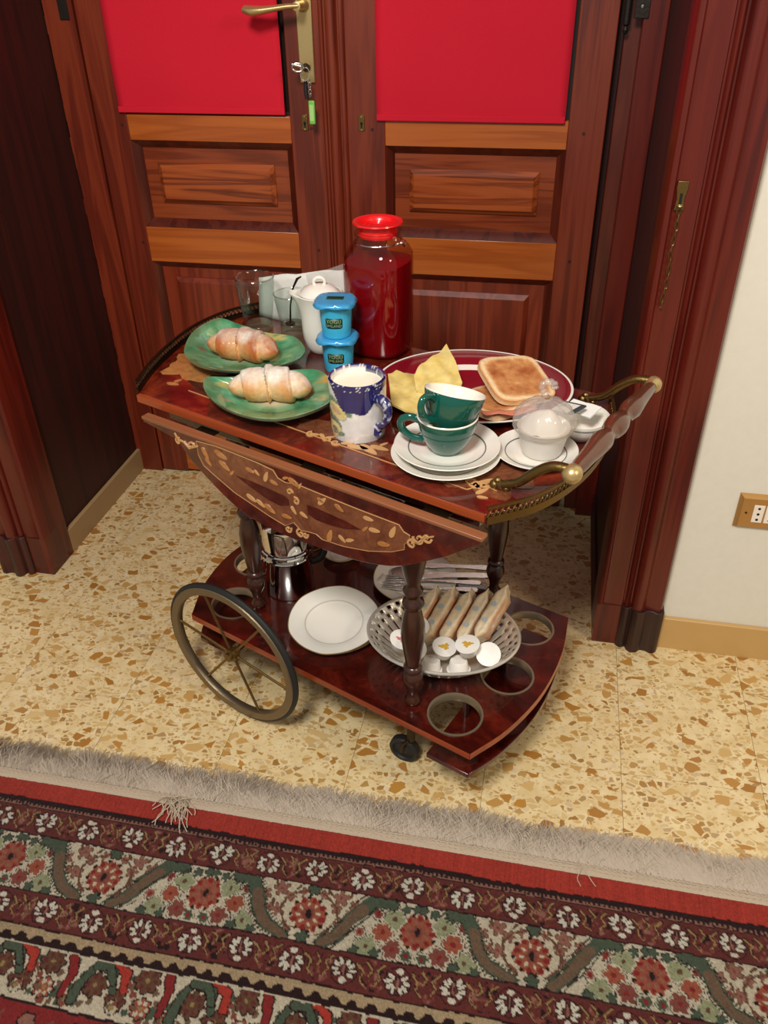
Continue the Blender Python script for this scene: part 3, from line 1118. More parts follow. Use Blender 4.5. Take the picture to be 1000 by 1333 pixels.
    for pts, c in (([(.03, .288), (.036, .31), (.034, .34)], 'red2'), ([(.053, .345), (.055, .32), (.064, .296)], 'green'), ([(-.052, .287), (-.034, .292), (-.030, .316)], 'red'),
                   ([(-.072, .29), (-.054, .296), (-.046, .322)], 'green'), ([(.07, .29), (.09, .288), (.105, .31)], 'green')):
        for X in (x, x - P2, x + P2):
            d = seg(X, T, pts, .0072, .0055)
            paint(fb & (d < 1.2), 'dark')
            paint(fb & (d < .9), c)
    r2 = np.random.RandomState(11)
    for k in range(60):
        cx, cy = r2.uniform(-P2 / 2, P2 / 2), r2.uniform(.286, .358)
        m = fb & (petals(x, T, cx, cy, .006, 4, .4, k) < 1) & (np.abs(C - pal['cream']).sum(2) < .01)
        paint(m, ('green', 'olive', 'rose')[k % 3])
    paint((T >= .36) & (T < .364), 'dark')
    ib = (T >= .364) & (T < .41)
    paint(ib, 'red2')
    x = mod(S, .08)
    paint(ib & (petals(x, T, 0, .387, .016, 6, .3) < 1), 'dark')
    paint(ib & (petals(x, T, 0, .387, .013, 6, .3) < 1), 'pink')
    paint(ib & (petals(x, T, .04, .387, .010, 4, .4) < 1), 'rose')
    fld = T >= .41
    paint(fld, 'cream')
    for k in range(60):
        P3 = .3
        cx, cy, r = r2.uniform(-.15, .15), r2.uniform(.41, .62), r2.uniform(.008, .02)
        x = mod(S, P3)
        paint(fld & (petals(x, T, cx, cy, r, 7, .3) < 1), 'dark')
        paint(fld & (petals(x, T, cx, cy, r - .003, 7, .3) < 1), ('rose', 'green', 'orange', 'olive', 'red2')[k % 5])
    # wool abrash
    v = 1 + rs.normal(0, .11, S.shape) + wob(.05, .06, 9) + wob(.0045, .05, 12)
    streak = 1 + rs.normal(0, .07, (1, S.shape[1])) * (T < .038)
    C *= np.clip(v * streak, .5, 1.5)[..., None]
    Z = .0075 + rs.normal(0, .0003, S.shape) + wob(.12, .0008, 6)
    lum = C.mean(2)
    Z -= (lum < .02) * .0006
    Z[0, :] = .002
    Z[1, :] -= .001
    V = np.stack([S0, -T0, Z], -1).reshape(-1, 3)
    idx = np.arange((nx + 1) * (ny + 1)).reshape(ny + 1, nx + 1)
    Fq = np.stack([idx[:-1, :-1], idx[1:, :-1], idx[1:, 1:], idx[:-1, 1:]], -1).reshape(-1, 4)
    me = bpy.data.meshes.new('pile')
    me.vertices.add(len(V))
    me.vertices.foreach_set('co', V.ravel())
    me.loops.add(Fq.size)
    me.loops.foreach_set('vertex_index', Fq.ravel())
    me.polygons.add(len(Fq))
    me.polygons.foreach_set('loop_start', np.arange(0, Fq.size, 4))
    me.update(calc_edges=True)
    me.polygons.foreach_set('use_smooth', np.ones(len(Fq), bool))
    at = me.color_attributes.new('Col', 'FLOAT_COLOR', 'POINT')
    at.data.foreach_set('color', np.concatenate([C.reshape(-1, 3), np.ones((len(V), 1))], 1).ravel())
    me.materials.append(M['rug'])
    root = thing('rug', 'red and cream patterned oriental rug with grey fringe', 'rug', (0, RY0, 0))
    o = bpy.data.objects.new('pile', me)
    COL.objects.link(o)
    o.parent = root
    MB().box(RX0, RX1, -DEP, -.002, .0005, .0055).build('backing', M['warp'], root)
    # woven end strip
    e = MB()
    vs, fs = [], []
    nn = 380
    for i in range(nn + 1):
        x = RX0 + (RX1 - RX0) * i / nn
        w = .022 + .002 * mnoise.noise(Vector((x * 14, 0, 0)))
        vs += [(x, -.004, .0062), (x, w * .5, .0055 + .0006 * (i % 2)), (x, w, .003), (x, w, .0005), (x, -.004, .0005)]
    for i in range(nn):
        for k_ in range(5):
            l = (k_ + 1) % 5
            fs.append((i * 5 + k_, i * 5 + l, (i + 1) * 5 + l, (i + 1) * 5 + k_))
    e.add(vs, fs).build('woven_end', M['warp'], root)
    # knotted cord rows along the end strip
    for yy, rr in ((.008, .0016), (.015, .0014)):
        kn = MB()
        n_ = 760
        kn.tube([(RX0 + (RX1 - RX0) * i / n_, yy + .0015 * math.sin(i * 2.1) + .001 * mnoise.noise(Vector((i * .1, 3, 0))), .0062 + .0008 * math.sin(i * 1.9)) for i in range(n_ + 1)], rr, 5)
        kn.build('knot_row', M['warp'], root)
    # loose fringe
    r = random.Random(21)
    vs, fs = [], []
    def strand(x, y0, ln, lean, w, zl, curl):
        n = len(vs)
        K = 5
        for k_ in range(K + 1):
            t = k_ / K
            px_ = x + lean * t * ln + curl * math.sin(t * 4 + x * 300) * .004
            py_ = y0 + ln * t * (1 - .12 * abs(lean) * t)
            pz_ = .0035 * (1 - t) + zl * math.sin(PI * min(1, t * 1.15)) + .0012
            ww = w * (1 - .55 * t)
            vs.append((px_ - ww, py_, pz_))
            vs.append((px_ + ww, py_, pz_ + .0006))
        for k_ in range(K):
            a = n + 2 * k_
            fs.append((a, a + 1, a + 3, a + 2))
    for i in range(15000):
        x = RX0 + (RX1 - RX0) * r.random()
        fld_ = mnoise.noise(Vector((x * 5, 1.3, 0))) * .9 + mnoise.noise(Vector((x * 22, 4.3, 0))) * .9
        ln = .062 * (1 + .22 * mnoise.noise(Vector((x * 9, 8, 0)))) * r.uniform(.5, 1.12)
        strand(x, .018 + r.random() * .012, ln, fld_ + r.gauss(0, .5), r.uniform(.0006, .0013), r.uniform(0, .0045), r.gauss(0, 1.6))
    fr_ = MB().add(vs, fs).build('fringe', M['fringe'], root, smooth=0, fix=False, label='matted beige grey cotton fringe')
    fr_['kind'] = 'stuff'
    # tuft of fringe folded back over the red edge
    tf_ = MB()
    for i in range(34):
        x = -.572 + r.uniform(-.018, .022)
        y = r.uniform(-.002, .014)
        dx, dy = r.gauss(.004, .018), -r.uniform(.02, .06)
        pts = [(x + dx * t + .006 * math.sin(t * 5 + i), y + dy * t, .0105 + .010 * math.sin(PI * t) * r.uniform(.4, 1) + .0005 * (i % 6)) for t in [k_ / 7 for k_ in range(8)]]
        tf_.tube(pts, .0009, 5)
    tf_.build('tuft', M['warp'], root)
    th = MB()
    th.tube([(.139 + .003 * math.sin(i * .9), .016 - .0055 * i, .0115 + .002 * math.sin(i)) for i in range(9)], .0007, 5)
    th.tube([(.141 + .0035 * i, .012 - .005 * i, .0115 + .001 * math.sin(i * 2)) for i in range(8)], .0007, 5)
    th.build('loose_thread', M['warp'], root)


make_rug()

# ================================================================== TROLLEY
TR = thing('serving_trolley', 'dark inlaid wooden tea trolley with drop leaf and spoked wheels', 'trolley', TO, TA)


def smooth_curve(pts, n=8):
    """Catmull-Rom through open points"""
    out = []
    P = [Vector(p) for p in pts]
    P = [P[0] * 2 - P[1]] + P + [P[-1] * 2 - P[-2]]
    for i in range(1, len(P) - 2):
        for k in range(n):
            t = k / n
            a, b, c, d = P[i - 1], P[i], P[i + 1], P[i + 2]
            out.append(.5 * ((2 * b) + (c - a) * t + (2 * a - 5 * b + 4 * c - d) * t * t + (3 * b - a - 3 * c + d) * t ** 3))
    out.append(P[-2])
    return out


END_L = smooth_curve([(-.368, .036), (-.412, .115), (-.448, .205), (-.468, .29), (-.464, .375), (-.43, .455)], 6)
END_R = smooth_curve([(.315, .03), (.357, .095), (.377, .175), (.38, .26), (.365, .355), (.322, .452)], 6)
top_out = [tuple(p) for p in END_L] + [tuple(p) for p in END_R[::-1]]
MB().prism(top_out, ZT - .017, ZT).build('tabletop', M['burl'], TR, bevel=.0015)
MB().box(-.366, .313, .0285, .0355, ZT - .0135, ZT - .0008).build('top_edging', M['edge_or'], TR)
MB().box(-.33, .29, .06, .43, ZT - .05, ZT - .017).build('apron', M['burl_dk'], TR, bevel=.002)


def gallery(curve, out, mat, z0, z1):
    """low pierced metal rail along a curved end"""
    g = MB()
    P = [Vector((p[0], p[1], 0)) for p in curve]
    L = [0]
    for i in range(1, len(P)):
        L.append(L[-1] + (P[i] - P[i - 1]).length)
    def at(s):
        for i in range(1, len(P)):
            if s <= L[i]:
                t = (s - L[i - 1]) / (L[i] - L[i - 1])
                return P[i - 1].lerp(P[i], t), (P[i] - P[i - 1]).normalized()
        return P[-1], (P[-1] - P[-2]).normalized()
    def strip(za, zb, th):
        vs, fs = [], []
        for i in range(len(P)):
            t = (P[min(i + 1, len(P) - 1)] - P[max(i - 1, 0)]).normalized()
            n = Vector((t.y, -t.x, 0)) * out
            for o_, z in ((0, za), (th, za), (th, zb), (0, zb)):
                q = P[i] + n * o_
                vs.append((q.x, q.y, z))
        for i in range(len(P) - 1):
            for k_ in range(4):
                l = (k_ + 1) % 4
                fs.append((i * 4 + k_, i * 4 + l, i * 4 + 4 + l, i * 4 + 4 + k_))
        fs += [(0, 1, 2, 3), tuple(range(len(vs) - 4, len(vs)))]
        g.add(vs, fs)
    strip(z0, z0 + (z1 - z0) * .42, .003)
    strip(z0 + (z1 - z0) * .42 - .003, z0 + (z1 - z0) * .42 + .0005, .0042)
    strip(z1 - .004, z1, .0042)
    n_ = int(L[-1] / .009)
    za, zb = z0 + (z1 - z0) * .42, z1 - .0035
    for i in range(n_):
        a, t = at(L[-1] * (i + .1) / n_)
        b, _ = at(L[-1] * (i + .9) / n_)
        nn_ = Vector((t.y, -t.x, 0)) * out * .0018
        m = (a + b) / 2 + nn_
        a, b = a + nn_, b + nn_
        g.tube([(a.x, a.y, za), (b.x, b.y, zb)], .0011, 4)
        g.tube([(b.x, b.y, za), (a.x, a.y, zb)], .0011, 4)
        g.lathe([(.0001, (za + zb) / 2 - .0024), (.0022, (za + zb) / 2), (.0001, (za + zb) / 2 + .0024)], 6, m.x, m.y)
    return g


gallery(END_L, -1, M['bronze'], ZT - .001, ZT + .022).build('gallery_rail', M['bronze'], TR, label='dark pierced metal gallery rail')
gallery(END_R, 1, M['brass_old'], ZT - .016, ZT + .014).build('gallery_rail', M['brass_old'], TR, label='aged brass pierced gallery rail')

# drop leaves
leaf_px = [(190, 527), (230, 572), (255, 606), (310, 662), (360, 692), (420, 715), (470, 731), (520, 737), (580, 725), (625, 693)]
lz = [tleaf(x, y, 0) for x, y in leaf_px]
lz[0] = (-.325, .622)
lz[-1] = (.324, .622)
bot = [tuple(p) for p in smooth_curve(lz[1:-1], 6)]
LEAF = [lz[0], (-.325, .617)] + [q for q in bot if q[1] < .612] + [(.322, .617), lz[-1]]
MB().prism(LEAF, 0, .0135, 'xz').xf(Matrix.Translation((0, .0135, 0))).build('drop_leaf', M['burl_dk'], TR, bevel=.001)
MB().box(-.327, .326, -.0008, .0155, .6215, .6275).build('leaf_edging', M['edge'], TR, bevel=.001)
rear = [(-u_ * .98, z) for u_, z in LEAF]
MB().prism(rear, 0, .0135, 'xz').xf(Matrix.Translation((0, .488, 0))).build('drop_leaf', M['burl_dk'], TR, bevel=.001)
for u_ in (-.2, .02, .24):                    # hinges between top and leaf
    MB().box(u_ - .02, u_ + .02, .008, .034, .6225, .6245).build('hinge', M['bronze'], TR)


def inlay_poly(pts, lvl, mat, name='inlay', parent=TR, front=True):
    """thin veneer piece on the drop leaf; pts are (u, z)"""
    h = .0004 * lvl
    return MB().prism(pts, 0, .0008 + h, 'xz').xf(Matrix.Translation((0, .0006, 0))).build(name, mat, parent, smooth=0)


def inlay_top(pts, lvl, mat, name='inlay', parent=TR):
    return MB().prism(pts, ZT - .0008, ZT + .0004 * lvl).build(name, mat, parent, smooth=0)


def px_leaf(pts):
    return [tleaf(x, y, 0) for x, y in pts]


def ribbon(pts, w0, w1=None):
    """outline of a tapering ribbon along pts"""
    w1 = w0 if w1 is None else w1
    P = [Vector(p) for p in pts]
    L, R = [], []
    for i, p in enumerate(P):
        t = (P[min(i + 1, len(P) - 1)] - P[max(i - 1, 0)]).normalized()
        n = Vector((-t.y, t.x)) * (w0 + (w1 - w0) * i / (len(P) - 1))
        L.append(tuple(p + n))
        R.append(tuple(p - n))
    return L + R[::-1]


def petal(cx, cy, l, w, a):
    out = []
    for k in range(12):
        q = 2 * PI * k / 12
        x, y = l * math.cos(q), w * math.sin(q) * (1 - .35 * math.cos(q))
        out.append((cx + x * math.cos(a) - y * math.sin(a), cy + x * math.sin(a) + y * math.cos(a)))
    return out


def scroll(cx, cy, r, a0, turns, sgn=1):
    return [(cx + r * (1 - .8 * k / 22) * math.cos(a0 + sgn * turns * 2 * PI * k / 22), cy + r * (1 - .8 * k / 22) * math.sin(a0 + sgn * turns * 2 * PI * k / 22)) for k in range(23)]


# leaf inlay
band_px = [(256, 574), (282, 581), (310, 592), (335, 602), (356, 612), (362, 622), (372, 628), (386, 630), (396, 634), (430, 648), (470, 664), (520, 683), (526, 692), (534, 697),
           (533, 704), (527, 708), (527, 715), (510, 718), (480, 717), (448, 711), (420, 702), (412, 695), (402, 692), (392, 690), (383, 680), (372, 684), (352, 672), (330, 657), (306, 641), (284, 622), (266, 606), (259, 592)]
bandz = px_leaf(band_px)
inlay_poly(bandz, 1, M['tan'], 'walnut_inlay')
inlay_poly(ribbon(bandz + [bandz[0]], .0003), 3, M['cream'], 'maple_line')
d_l = px_leaf([(308, 619), (330, 627), (350, 636), (368, 644), (376, 650), (377, 657), (366, 658), (350, 650), (330, 636)])
d_r = px_leaf([(400, 657), (412, 661), (430, 669), (450, 678), (470, 689), (450, 688), (430, 683), (412, 676), (402, 669)])
for d in (d_l, d_r):
    inlay_poly(d, 3, M['burl_dk'], 'burl_inlay')
rr_ = random.Random(5)
for (x, y, l, a) in [(268, 590, .012, -1.0), (272, 601, .009, -.8), (288, 592, .014, -.35), (293, 606, .013, -.55), (303, 615, .007, .8), (326, 612, .009, -.25), (335, 615, .006, -.7), (347, 620, .011, 1.2), (357, 628, .008, -.3),
                     (372, 622, .006, .4), (383, 628, .012, -.4), (391, 632, .006, 1.1), (328, 648, .011, -.4), (340, 655, .010, -.5), (352, 662, .012, -.5), (374, 672, .010, 0), (383, 664, .008, -.9), (396, 670, .008, -.4),
                     (420, 652, .011, .8), (418, 651, .007, -.4), (442, 661, .009, -.5), (480, 675, .009, 0), (476, 688, .007, .8), (512, 692, .012, 1.2), (430, 697, .013, 1.3), (446, 701, .008, -.6), (456, 703, .008, .4), (500, 708, .011, .2), (488, 690, .010, .1)]:
    u_, z_ = tleaf(x, y, 0)
    inlay_poly(petal(u_, z_, l, l * .36, a), 4, M['cream'] if rr_.random() < .5 else M['tan_lt'], 'maple_leaf')
for (x, y, r, a, s) in [(250, 580, .008, 0, 1), (376, 688, .007, .6, -1), (392, 694, .008, 2, 1), (398, 696, .006, .5, -1), (537, 708, .008, 1.5, 1), (546, 701, .010, PI, 1), (556, 700, .008, 0, -1), (233, 574, .007, 1, 1), (378, 640, .006, 0, 1), (386, 652, .007, 2, -1)]:
    u_, z_ = tleaf(x, y, 0)
    inlay_poly(ribbon(scroll(u_, z_, r, a, 1.1, s), .0017, .0007), 5, M['cream'], 'maple_scroll')
inlay_poly(ribbon([tleaf(x, y, 0) for x, y in ((228, 563), (232, 571), (240, 575), (247, 583), (258, 580))], .0012, .0018), 5, M['cream'], 'maple_scroll')
inlay_poly(ribbon([tleaf(x, y, 0) for x, y in ((536, 704), (545, 706), (552, 700), (565, 698))], .002, .0008), 5, M['cream'], 'maple_scroll')

# inlay of the table top
field = []
for k in range(80):
    a = 2 * PI * k / 80
    q = (abs(math.cos(a)) ** 4 + abs(math.sin(a)) ** 4) ** -.25
    field.append((-.045 + .315 * q * math.cos(a) * (1 + .012 * math.sin(a * 12)), .25 + .17 * q * math.sin(a) * (1 + .03 * math.cos(a * 10))))
inlay_top(field, 1, M['burl_dk'], 'burl_inlay')
line = [(-.30, .088), (-.05, .078), (.2, .07), (.262, .07)]
inlay_top(ribbon(line, .0007), 3, M['cream'], 'maple_line')
inlay_top(ribbon([(.262, .07), (.268, .078), (.262, .09), (.275, .095), (.30, .088)], .0008), 3, M['cream'], 'maple_line')
for cx, cy, sx in ((-.355, .17, 1), (.27, .12, -1), (-.02, .105, 1), (.12, .1, 1), (-.18, .1, 1)):
    pts = []
    for k in range(40):
        a = 2 * PI * k / 40
        r_ = 1 + .16 * math.sin(5 * a) + .1 * math.cos(9 * a)
        pts.append((cx + (.05 if abs(cx) < .25 else .062) * r_ * math.cos(a), cy + (.022 if abs(cx) < .25 else .055) * r_ * math.sin(a)))
    inlay_top(pts, 2, M['tan'] if cx > -.3 else M['tan_lt'], 'walnut_inlay')
for (x, y, l, a) in [(628, 630, .020, 1.2), (628, 640, .012, 1.2), (634, 634, .012, .4), (620, 633, .012, -.5), (628, 648, .008, .3), (466, 583, .018, .2), (480, 586, .02, -.3), (494, 584, .016, .1), (452, 578, .010, .5),
                     (410, 566, .008, .4), (420, 569, .01, -.6), (430, 570, .008, .8), (500, 579, .008, 1.2), (225, 500, .012, .3), (232, 496, .008, 1.2)]:
    u_, v_ = tf(x, y, ZT)
    inlay_top(petal(u_, v_, l, l * .34, a), 4, M['cream'] if y > 560 else M['tan_lt'], 'maple_leaf')
for (x, y, r, a, s) in [(617, 632, .011, 0, 1), (640, 633, .010, PI, -1), (612, 628, .008, 1, 1), (405, 566, .008, 2, 1), (424, 573, .007, 0, 1), (437, 577, .008, 0, -1)]:
    u_, v_ = tf(x, y, ZT)
    inlay_top(ribbon(scroll(u_, v_, r, a, 1.1, s), .002, .0008), 5, M['cream'], 'maple_scroll')

# turned posts
LEGP = [(0, .0105), (.012, .0135), (.03, .0145), (.045, .010), (.07, .0095), (.10, .0125), (.125, .0165), (.15, .0185), (.175, .0165), (.19, .0115), (.20, .0165), (.213, .0165), (.222, .0115), (.25, .0135),
        (.32, .0175), (.39, .0205), (.45, .0195), (.50, .0155), (.53, .012), (.54, .0165), (.555, .0185), (.57, .0165), (.58, .0115), (.595, .0105), (.605, .0155), (.62, .0165), (.632, .012), (.66, .0115),
        (.70, .0165), (.76, .0205), (.83, .0215), (.90, .0195), (.95, .018), (1, .0185)]
LEGP = [(r, ZS + t * (ZT - .05 - ZS)) for t, r in LEGP]
for (u_, v_) in ((.183, .056), (.165, .394), (-.215, .105), (-.225, .395)):
    MB().lathe([(.0001, LEGP[0][1])] + LEGP, 22, u_, v_).build('leg', M['legwood'], TR, smooth=60)

# lower shelf with bottle holes
HOLES = [(.259, .073), (.292, .205), (.270, .340), (-.262, .085), (-.315, .212), (-.275, .335)]
HR = .0455
SH_R = smooth_curve([(.322, .012), (.350, .095), (.363, .2), (.352, .31), (.322, .41)], 7)
SH_L = smooth_curve([(-.312, .012), (-.36, .1), (-.385, .21), (-.368, .315), (-.32, .41)], 7)
sh_out = [tuple(p) for p in SH_L] + [tuple(p) for p in SH_R[::-1]]


def holed_slab(name, outline, holes, r, z0, z1, mat, parent):
    bm = bmesh.new()
    edges = []
    def loop(pts):
        vs = [bm.verts.new((x, y, z1)) for x, y in pts]
        return [bm.edges.new((vs[i], vs[(i + 1) % len(vs)])) for i in range(len(vs))]
    edges += loop(outline)
    for cx, cy in holes:
        edges += loop([(cx + r * math.cos(2 * PI * k / 32), cy + r * math.sin(2 * PI * k / 32)) for k in range(32)])
    bmesh.ops.triangle_fill(bm, use_beauty=True, use_dissolve=False, edges=edges)
    top = list(bm.faces)
    ex = bmesh.ops.extrude_face_region(bm, geom=top)
    for v in ex['geom']:
        if isinstance(v, bmesh.types.BMVert):
            v.co.z = z0
    bmesh.ops.recalc_face_normals(bm, faces=bm.faces)
    me = bpy.data.meshes.new(name)
    bm.to_mesh(me)
    bm.free()
    me.materials.append(mat)
    o = bpy.data.objects.new(name, me)
    COL.objects.link(o)
    o.parent = parent
    return o


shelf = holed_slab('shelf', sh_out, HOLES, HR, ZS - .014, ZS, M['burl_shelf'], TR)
shelf_e = MB()
ribc = sh_out + [sh_out[0]]
for i in range(len(ribc) - 1):
    a, b = Vector(ribc[i]), Vector(ribc[i + 1])
    t = (b - a).normalized()
    n = Vector((-t.y, t.x)) * .0006
    if n.dot((a + b) / 2 - Vector((0, .21))) < 0:
        n = -n
    vs = [(a.x + n.x, a.y + n.y, ZS - .0135), (b.x + n.x, b.y + n.y, ZS - .0135), (b.x + n.x, b.y + n.y, ZS - .0005), (a.x + n.x, a.y + n.y, ZS - .0005),
          (a.x - n.x, a.y - n.y, ZS - .0135), (b.x - n.x, b.y - n.y, ZS - .0135), (b.x - n.x, b.y - n.y, ZS - .0005), (a.x - n.x, a.y - n.y, ZS - .0005)]
    shelf_e.add(vs, [(0, 1, 2, 3), (4, 7, 6, 5), (0, 4, 5, 1), (3, 2, 6, 7)])
shelf_e.build('shelf_edging', M['edge_or'], TR, smooth=0)
for cx, cy in HOLES:
    MB().lathe([(HR - .0008, ZS - .014), (HR + .0005, ZS - .014), (HR + .0005, ZS), (HR + .0036, ZS + .0006), (HR + .0032, ZS + .0022), (HR - .0002, ZS + .002), (HR - .0012, ZS)], 40, cx, cy, closed=True).build('bottle_ring', M['ringmetal'], TR)
# boards under the bottle holes
ZB = .118
bR = [(.235, .018), (.318, .018)] + [(p[0] - .006, p[1]) for p in SH_R[2:-2]] + [(.318, .40), (.235, .40)]
bL = [(-.24, .018), (-.306, .018)] + [(p[0] + .006, p[1]) for p in SH_L[2:-2]] + [(-.314, .40), (-.24, .40)]
for b_ in (bR, bL):
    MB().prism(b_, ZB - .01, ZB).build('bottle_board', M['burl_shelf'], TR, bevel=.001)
for (u_, v_) in ((.25, .13), (.25, .28), (-.25, .14), (-.25, .28)):
    MB().tube([(u_, v_, ZB - .001), (u_, v_, ZS - .013)], .006, 12).build('board_post', M['legwood'], TR)

# big spoked wheels
WR = .160
for v_, sg in ((-.013, -1), (.44, 1)):
    cu = -.183
    rot = Matrix.Translation((cu, v_, WR)) @ Matrix.Rotation(PI / 2, 4, 'X')
    rim = MB().lathe([(WR - .022, -.0075), (WR - .008, -.0085), (WR - .006, -.006), (WR - .006, .006), (WR - .008, .0085), (WR - .022, .0075), (WR - .0235, .004), (WR - .0235, -.004)], 72, closed=True).xf(rot).build('wheel', M['rimmetal'], TR, smooth=30, label='large spoked wheel with thin black tyre')
    MB().tube([((WR - .006) * math.cos(2 * PI * k / 72), (WR - .006) * math.sin(2 * PI * k / 72), 0) for k in range(72)], .0068, 10, True).xf(rot).build('tyre', M['rubber'], rim)
    hub = MB().lathe([(.0001, -.016), (.006, -.016), (.009, -.013), (.009, -.008), (.014, -.006), (.014, .006), (.009, .008), (.009, .014), (.0001, .014)], 24).xf(rot)
    hub.build('hub', M['brass_old'], rim)
    for k in range(6):
        a = k * PI / 3 + .9
        MB().tube([(.010 * math.cos(a), .010 * math.sin(a), 0), ((WR - .02) * math.cos(a), (WR - .02) * math.sin(a), 0)], .0026, 8).xf(rot).build('spoke', M['brass_old'], rim)
MB().tube([(-.183, -.02, WR), (-.183, .447, WR)], .0055, 12).build('axle', M['bronze'], TR)
for v_ in (.06, .36):
    MB().box(-.2, -.166, v_ - .012, v_ + .012, WR - .008, ZS - .0135).build('axle_bracket', M['bronze'], TR, bevel=.001)
# small casters
for v_ in (.07, .365):
    cu, r_ = .157, .029
    rot = Matrix.Translation((cu, v_, r_)) @ Matrix.Rotation(.15, 4, 'Z') @ Matrix.Rotation(PI / 2, 4, 'X')
    cw = MB().lathe([(.0001, -.006), (.008, -.008), (.012, -.0055), (.02, -.005), (.022, -.009), (r_ - .002, -.0085), (r_, -.006), (r_, .006), (r_ - .002, .0085), (.022, .009), (.02, .005), (.012, .0055), (.008, .008), (.0001, .006)], 32).xf(rot).build('caster', M['rubber'], TR, label='small dark caster wheel')
    fk = MB()
    for s_ in (-1, 1):
        fk.tube([(cu, v_ + s_ * .0115, r_), (cu + .004, v_ + s_ * .0115, r_ + .025), (cu + .014, v_ + s_ * .006, r_ + .035)], .0035, 8)
    fk.tube([(cu + .014, v_, r_ + .033), (cu + .014, v_, ZS - .013)], .008, 12)
    fk.build('caster_fork', M['bronze'], cw)

# push handle
HU, HZ = .402, ZT + .058
hb = MB()
prof = [(0, .010), (.015, .0125), (.04, .0135), (.07, .0165), (.095, .0185), (.112, .0145), (.12, .012), (.130, .0165), (.145, .0195), (.155, .0195), (.17, .0165), (.18, .012), (.188, .0145),
        (.205, .0185), (.23, .0165), (.26, .0135), (.285, .0125), (.30, .010)]
hb.lathe([(.0001, prof[0][0])] + [(r * .88, z) for z, r in prof] + [(.0001, prof[-1][0])], 22)
hb.xf(Matrix.Translation((HU, .105, HZ)) @ Matrix.Rotation(-PI / 2, 4, 'X')).build('handle_bar', M['barwood'], TR, smooth=60)
for v_, s_ in ((.098, -1), (.412, 1)):
    cap = MB().lathe([(.0001, -.0145), (.007, -.013), (.0125, -.007), (.0138, 0), (.0125, .007), (.009, .011), (.009, .015), (.0001, .015)], 20)
    cap.xf(Matrix.Translation((HU, v_, HZ)) @ Matrix.Rotation(-s_ * PI / 2 * -1, 4, 'X')).build('handle_cap', M['brass'], TR, smooth=60)
    b = MB()
    path = smooth_curve([(.296, v_, ZT + .007), (.312, v_, ZT + .012), (.330, v_, ZT + .022), (.350, v_, ZT + .043), (.372, v_, ZT + .060), (.392, v_, ZT + .064), (HU, v_, HZ + .004)], 5)
    n_ = len(path)
    b.tube(path, [.0062 + .0025 * math.sin(PI * i / n_) for i in range(n_)], 10, flat=.8)
    for (du, dz, r_) in ((-.006, .004, .0085), (.004, .006, .0075), (-.002, .012, .006), (.022, .014, .006), (.012, .003, .006)):
        b.lathe([(.0001, -r_)] + [(r_ * math.cos(q), r_ * math.sin(q)) for q in (-1, -.5, 0, .5, 1)] + [(.0001, r_)], 12, .298 + du, v_).xf(Matrix.Translation((0, 0, ZT + dz)), len(b.v) - 84)
    b.build('handle_bracket', M['brass_old'], TR, smooth=60)

# ================================================================== THINGS ON THE TROLLEY
def put(px, py, z=ZT):
    """world point on the table top (or shelf) seen at a pixel"""
    return at_z(px, py, z)


def vn(x, y, z, s):
    return mnoise.noise(Vector((x * s, y * s, z * s)))


def mixc(a, b, t):
    t = max(0, min(1, t))
    return tuple(a[i] * (1 - t) + b[i] * t for i in range(3))


# ---- green half-moon dishes
def green_dish(name, label, outline, z_rim, loc_px, motifs):
    c0 = put(*loc_px)
    ol = [at_z(x, y, z_rim) - c0 for x, y in outline]
    ol = [(p.x, p.y) for p in ol]
    P = [Vector(p) for p in ol]
    n = len(P)
    loop = []
    for i in range(n):
        a, b, c, d = P[i - 1], P[i], P[(i + 1) % n], P[(i + 2) % n]
        for k in range(5):
            t = k / 5
            loop.append(.5 * ((2 * b) + (c - a) * t + (2 * a - 5 * b + 4 * c - d) * t * t + (3 * b - a - 3 * c + d) * t ** 3))
    h = z_rim - ZT
    prof = [(0, .0), (.3, .0), (.5, .001), (.62, .004), (.74, .011), (.86, h * .72), (.96, h * .96), (1.0, h)]
    prof = [(s_, max(.0042, z + .0042)) for s_, z in prof]
    under = [(.985, h - .0035 + .002), (.85, h * .62), (.72, .006), (.58, .0012), (.5, 0), (0, 0)]
    allp = prof + under
    vs, fs, cs = [], [], []
    m = len(loop)
    dk, md, lt = lin((58, 128, 88)), lin((86, 160, 114)), lin((126, 190, 144))
    for j, (s_, z) in enumerate(allp):
        for p in loop:
            x, y = p.x * s_, p.y * s_
            vs.append((x, y, z))
            t = .5 + .55 * vn(x, y, 0, 26) + .35 * vn(x, y, 1, 90)
            c = mixc(md, lt, t) if t > .5 else mixc(dk, md, t * 2)
            if .93 < s_ <= 1:
                c = mixc(c, dk, .45)
            if s_ < .32 and j < 8:
                c = lin((222, 214, 180))
            for mx, my, mr, mc in motifs:
                w = at_z(mx, my, ZT + .01) - c0
                if (w.x - x) ** 2 + (w.y - y) ** 2 < mr * mr and j < 8:
                    c = mixc(lin(mc), c, .15 + .2 * vn(x, y, 2, 200))
            if j >= 8:
                c = mixc(c, lin((210, 220, 205)), .5)
            cs.append(c)
    for j in range(len(allp) - 1):
        for k in range(m):
            l = (k + 1) % m
            fs.append((j * m + k, j * m + l, (j + 1) * m + l, (j + 1) * m + k))
    o = MB().add(vs, fs, cs)
    # the centre rings collapse to a point
    t = thing(name, label, 'dish', (c0.x, c0.y, ZT + .0006))
    ob = o.build('dish_body', M['glaze'], t, smooth=70)
    return t


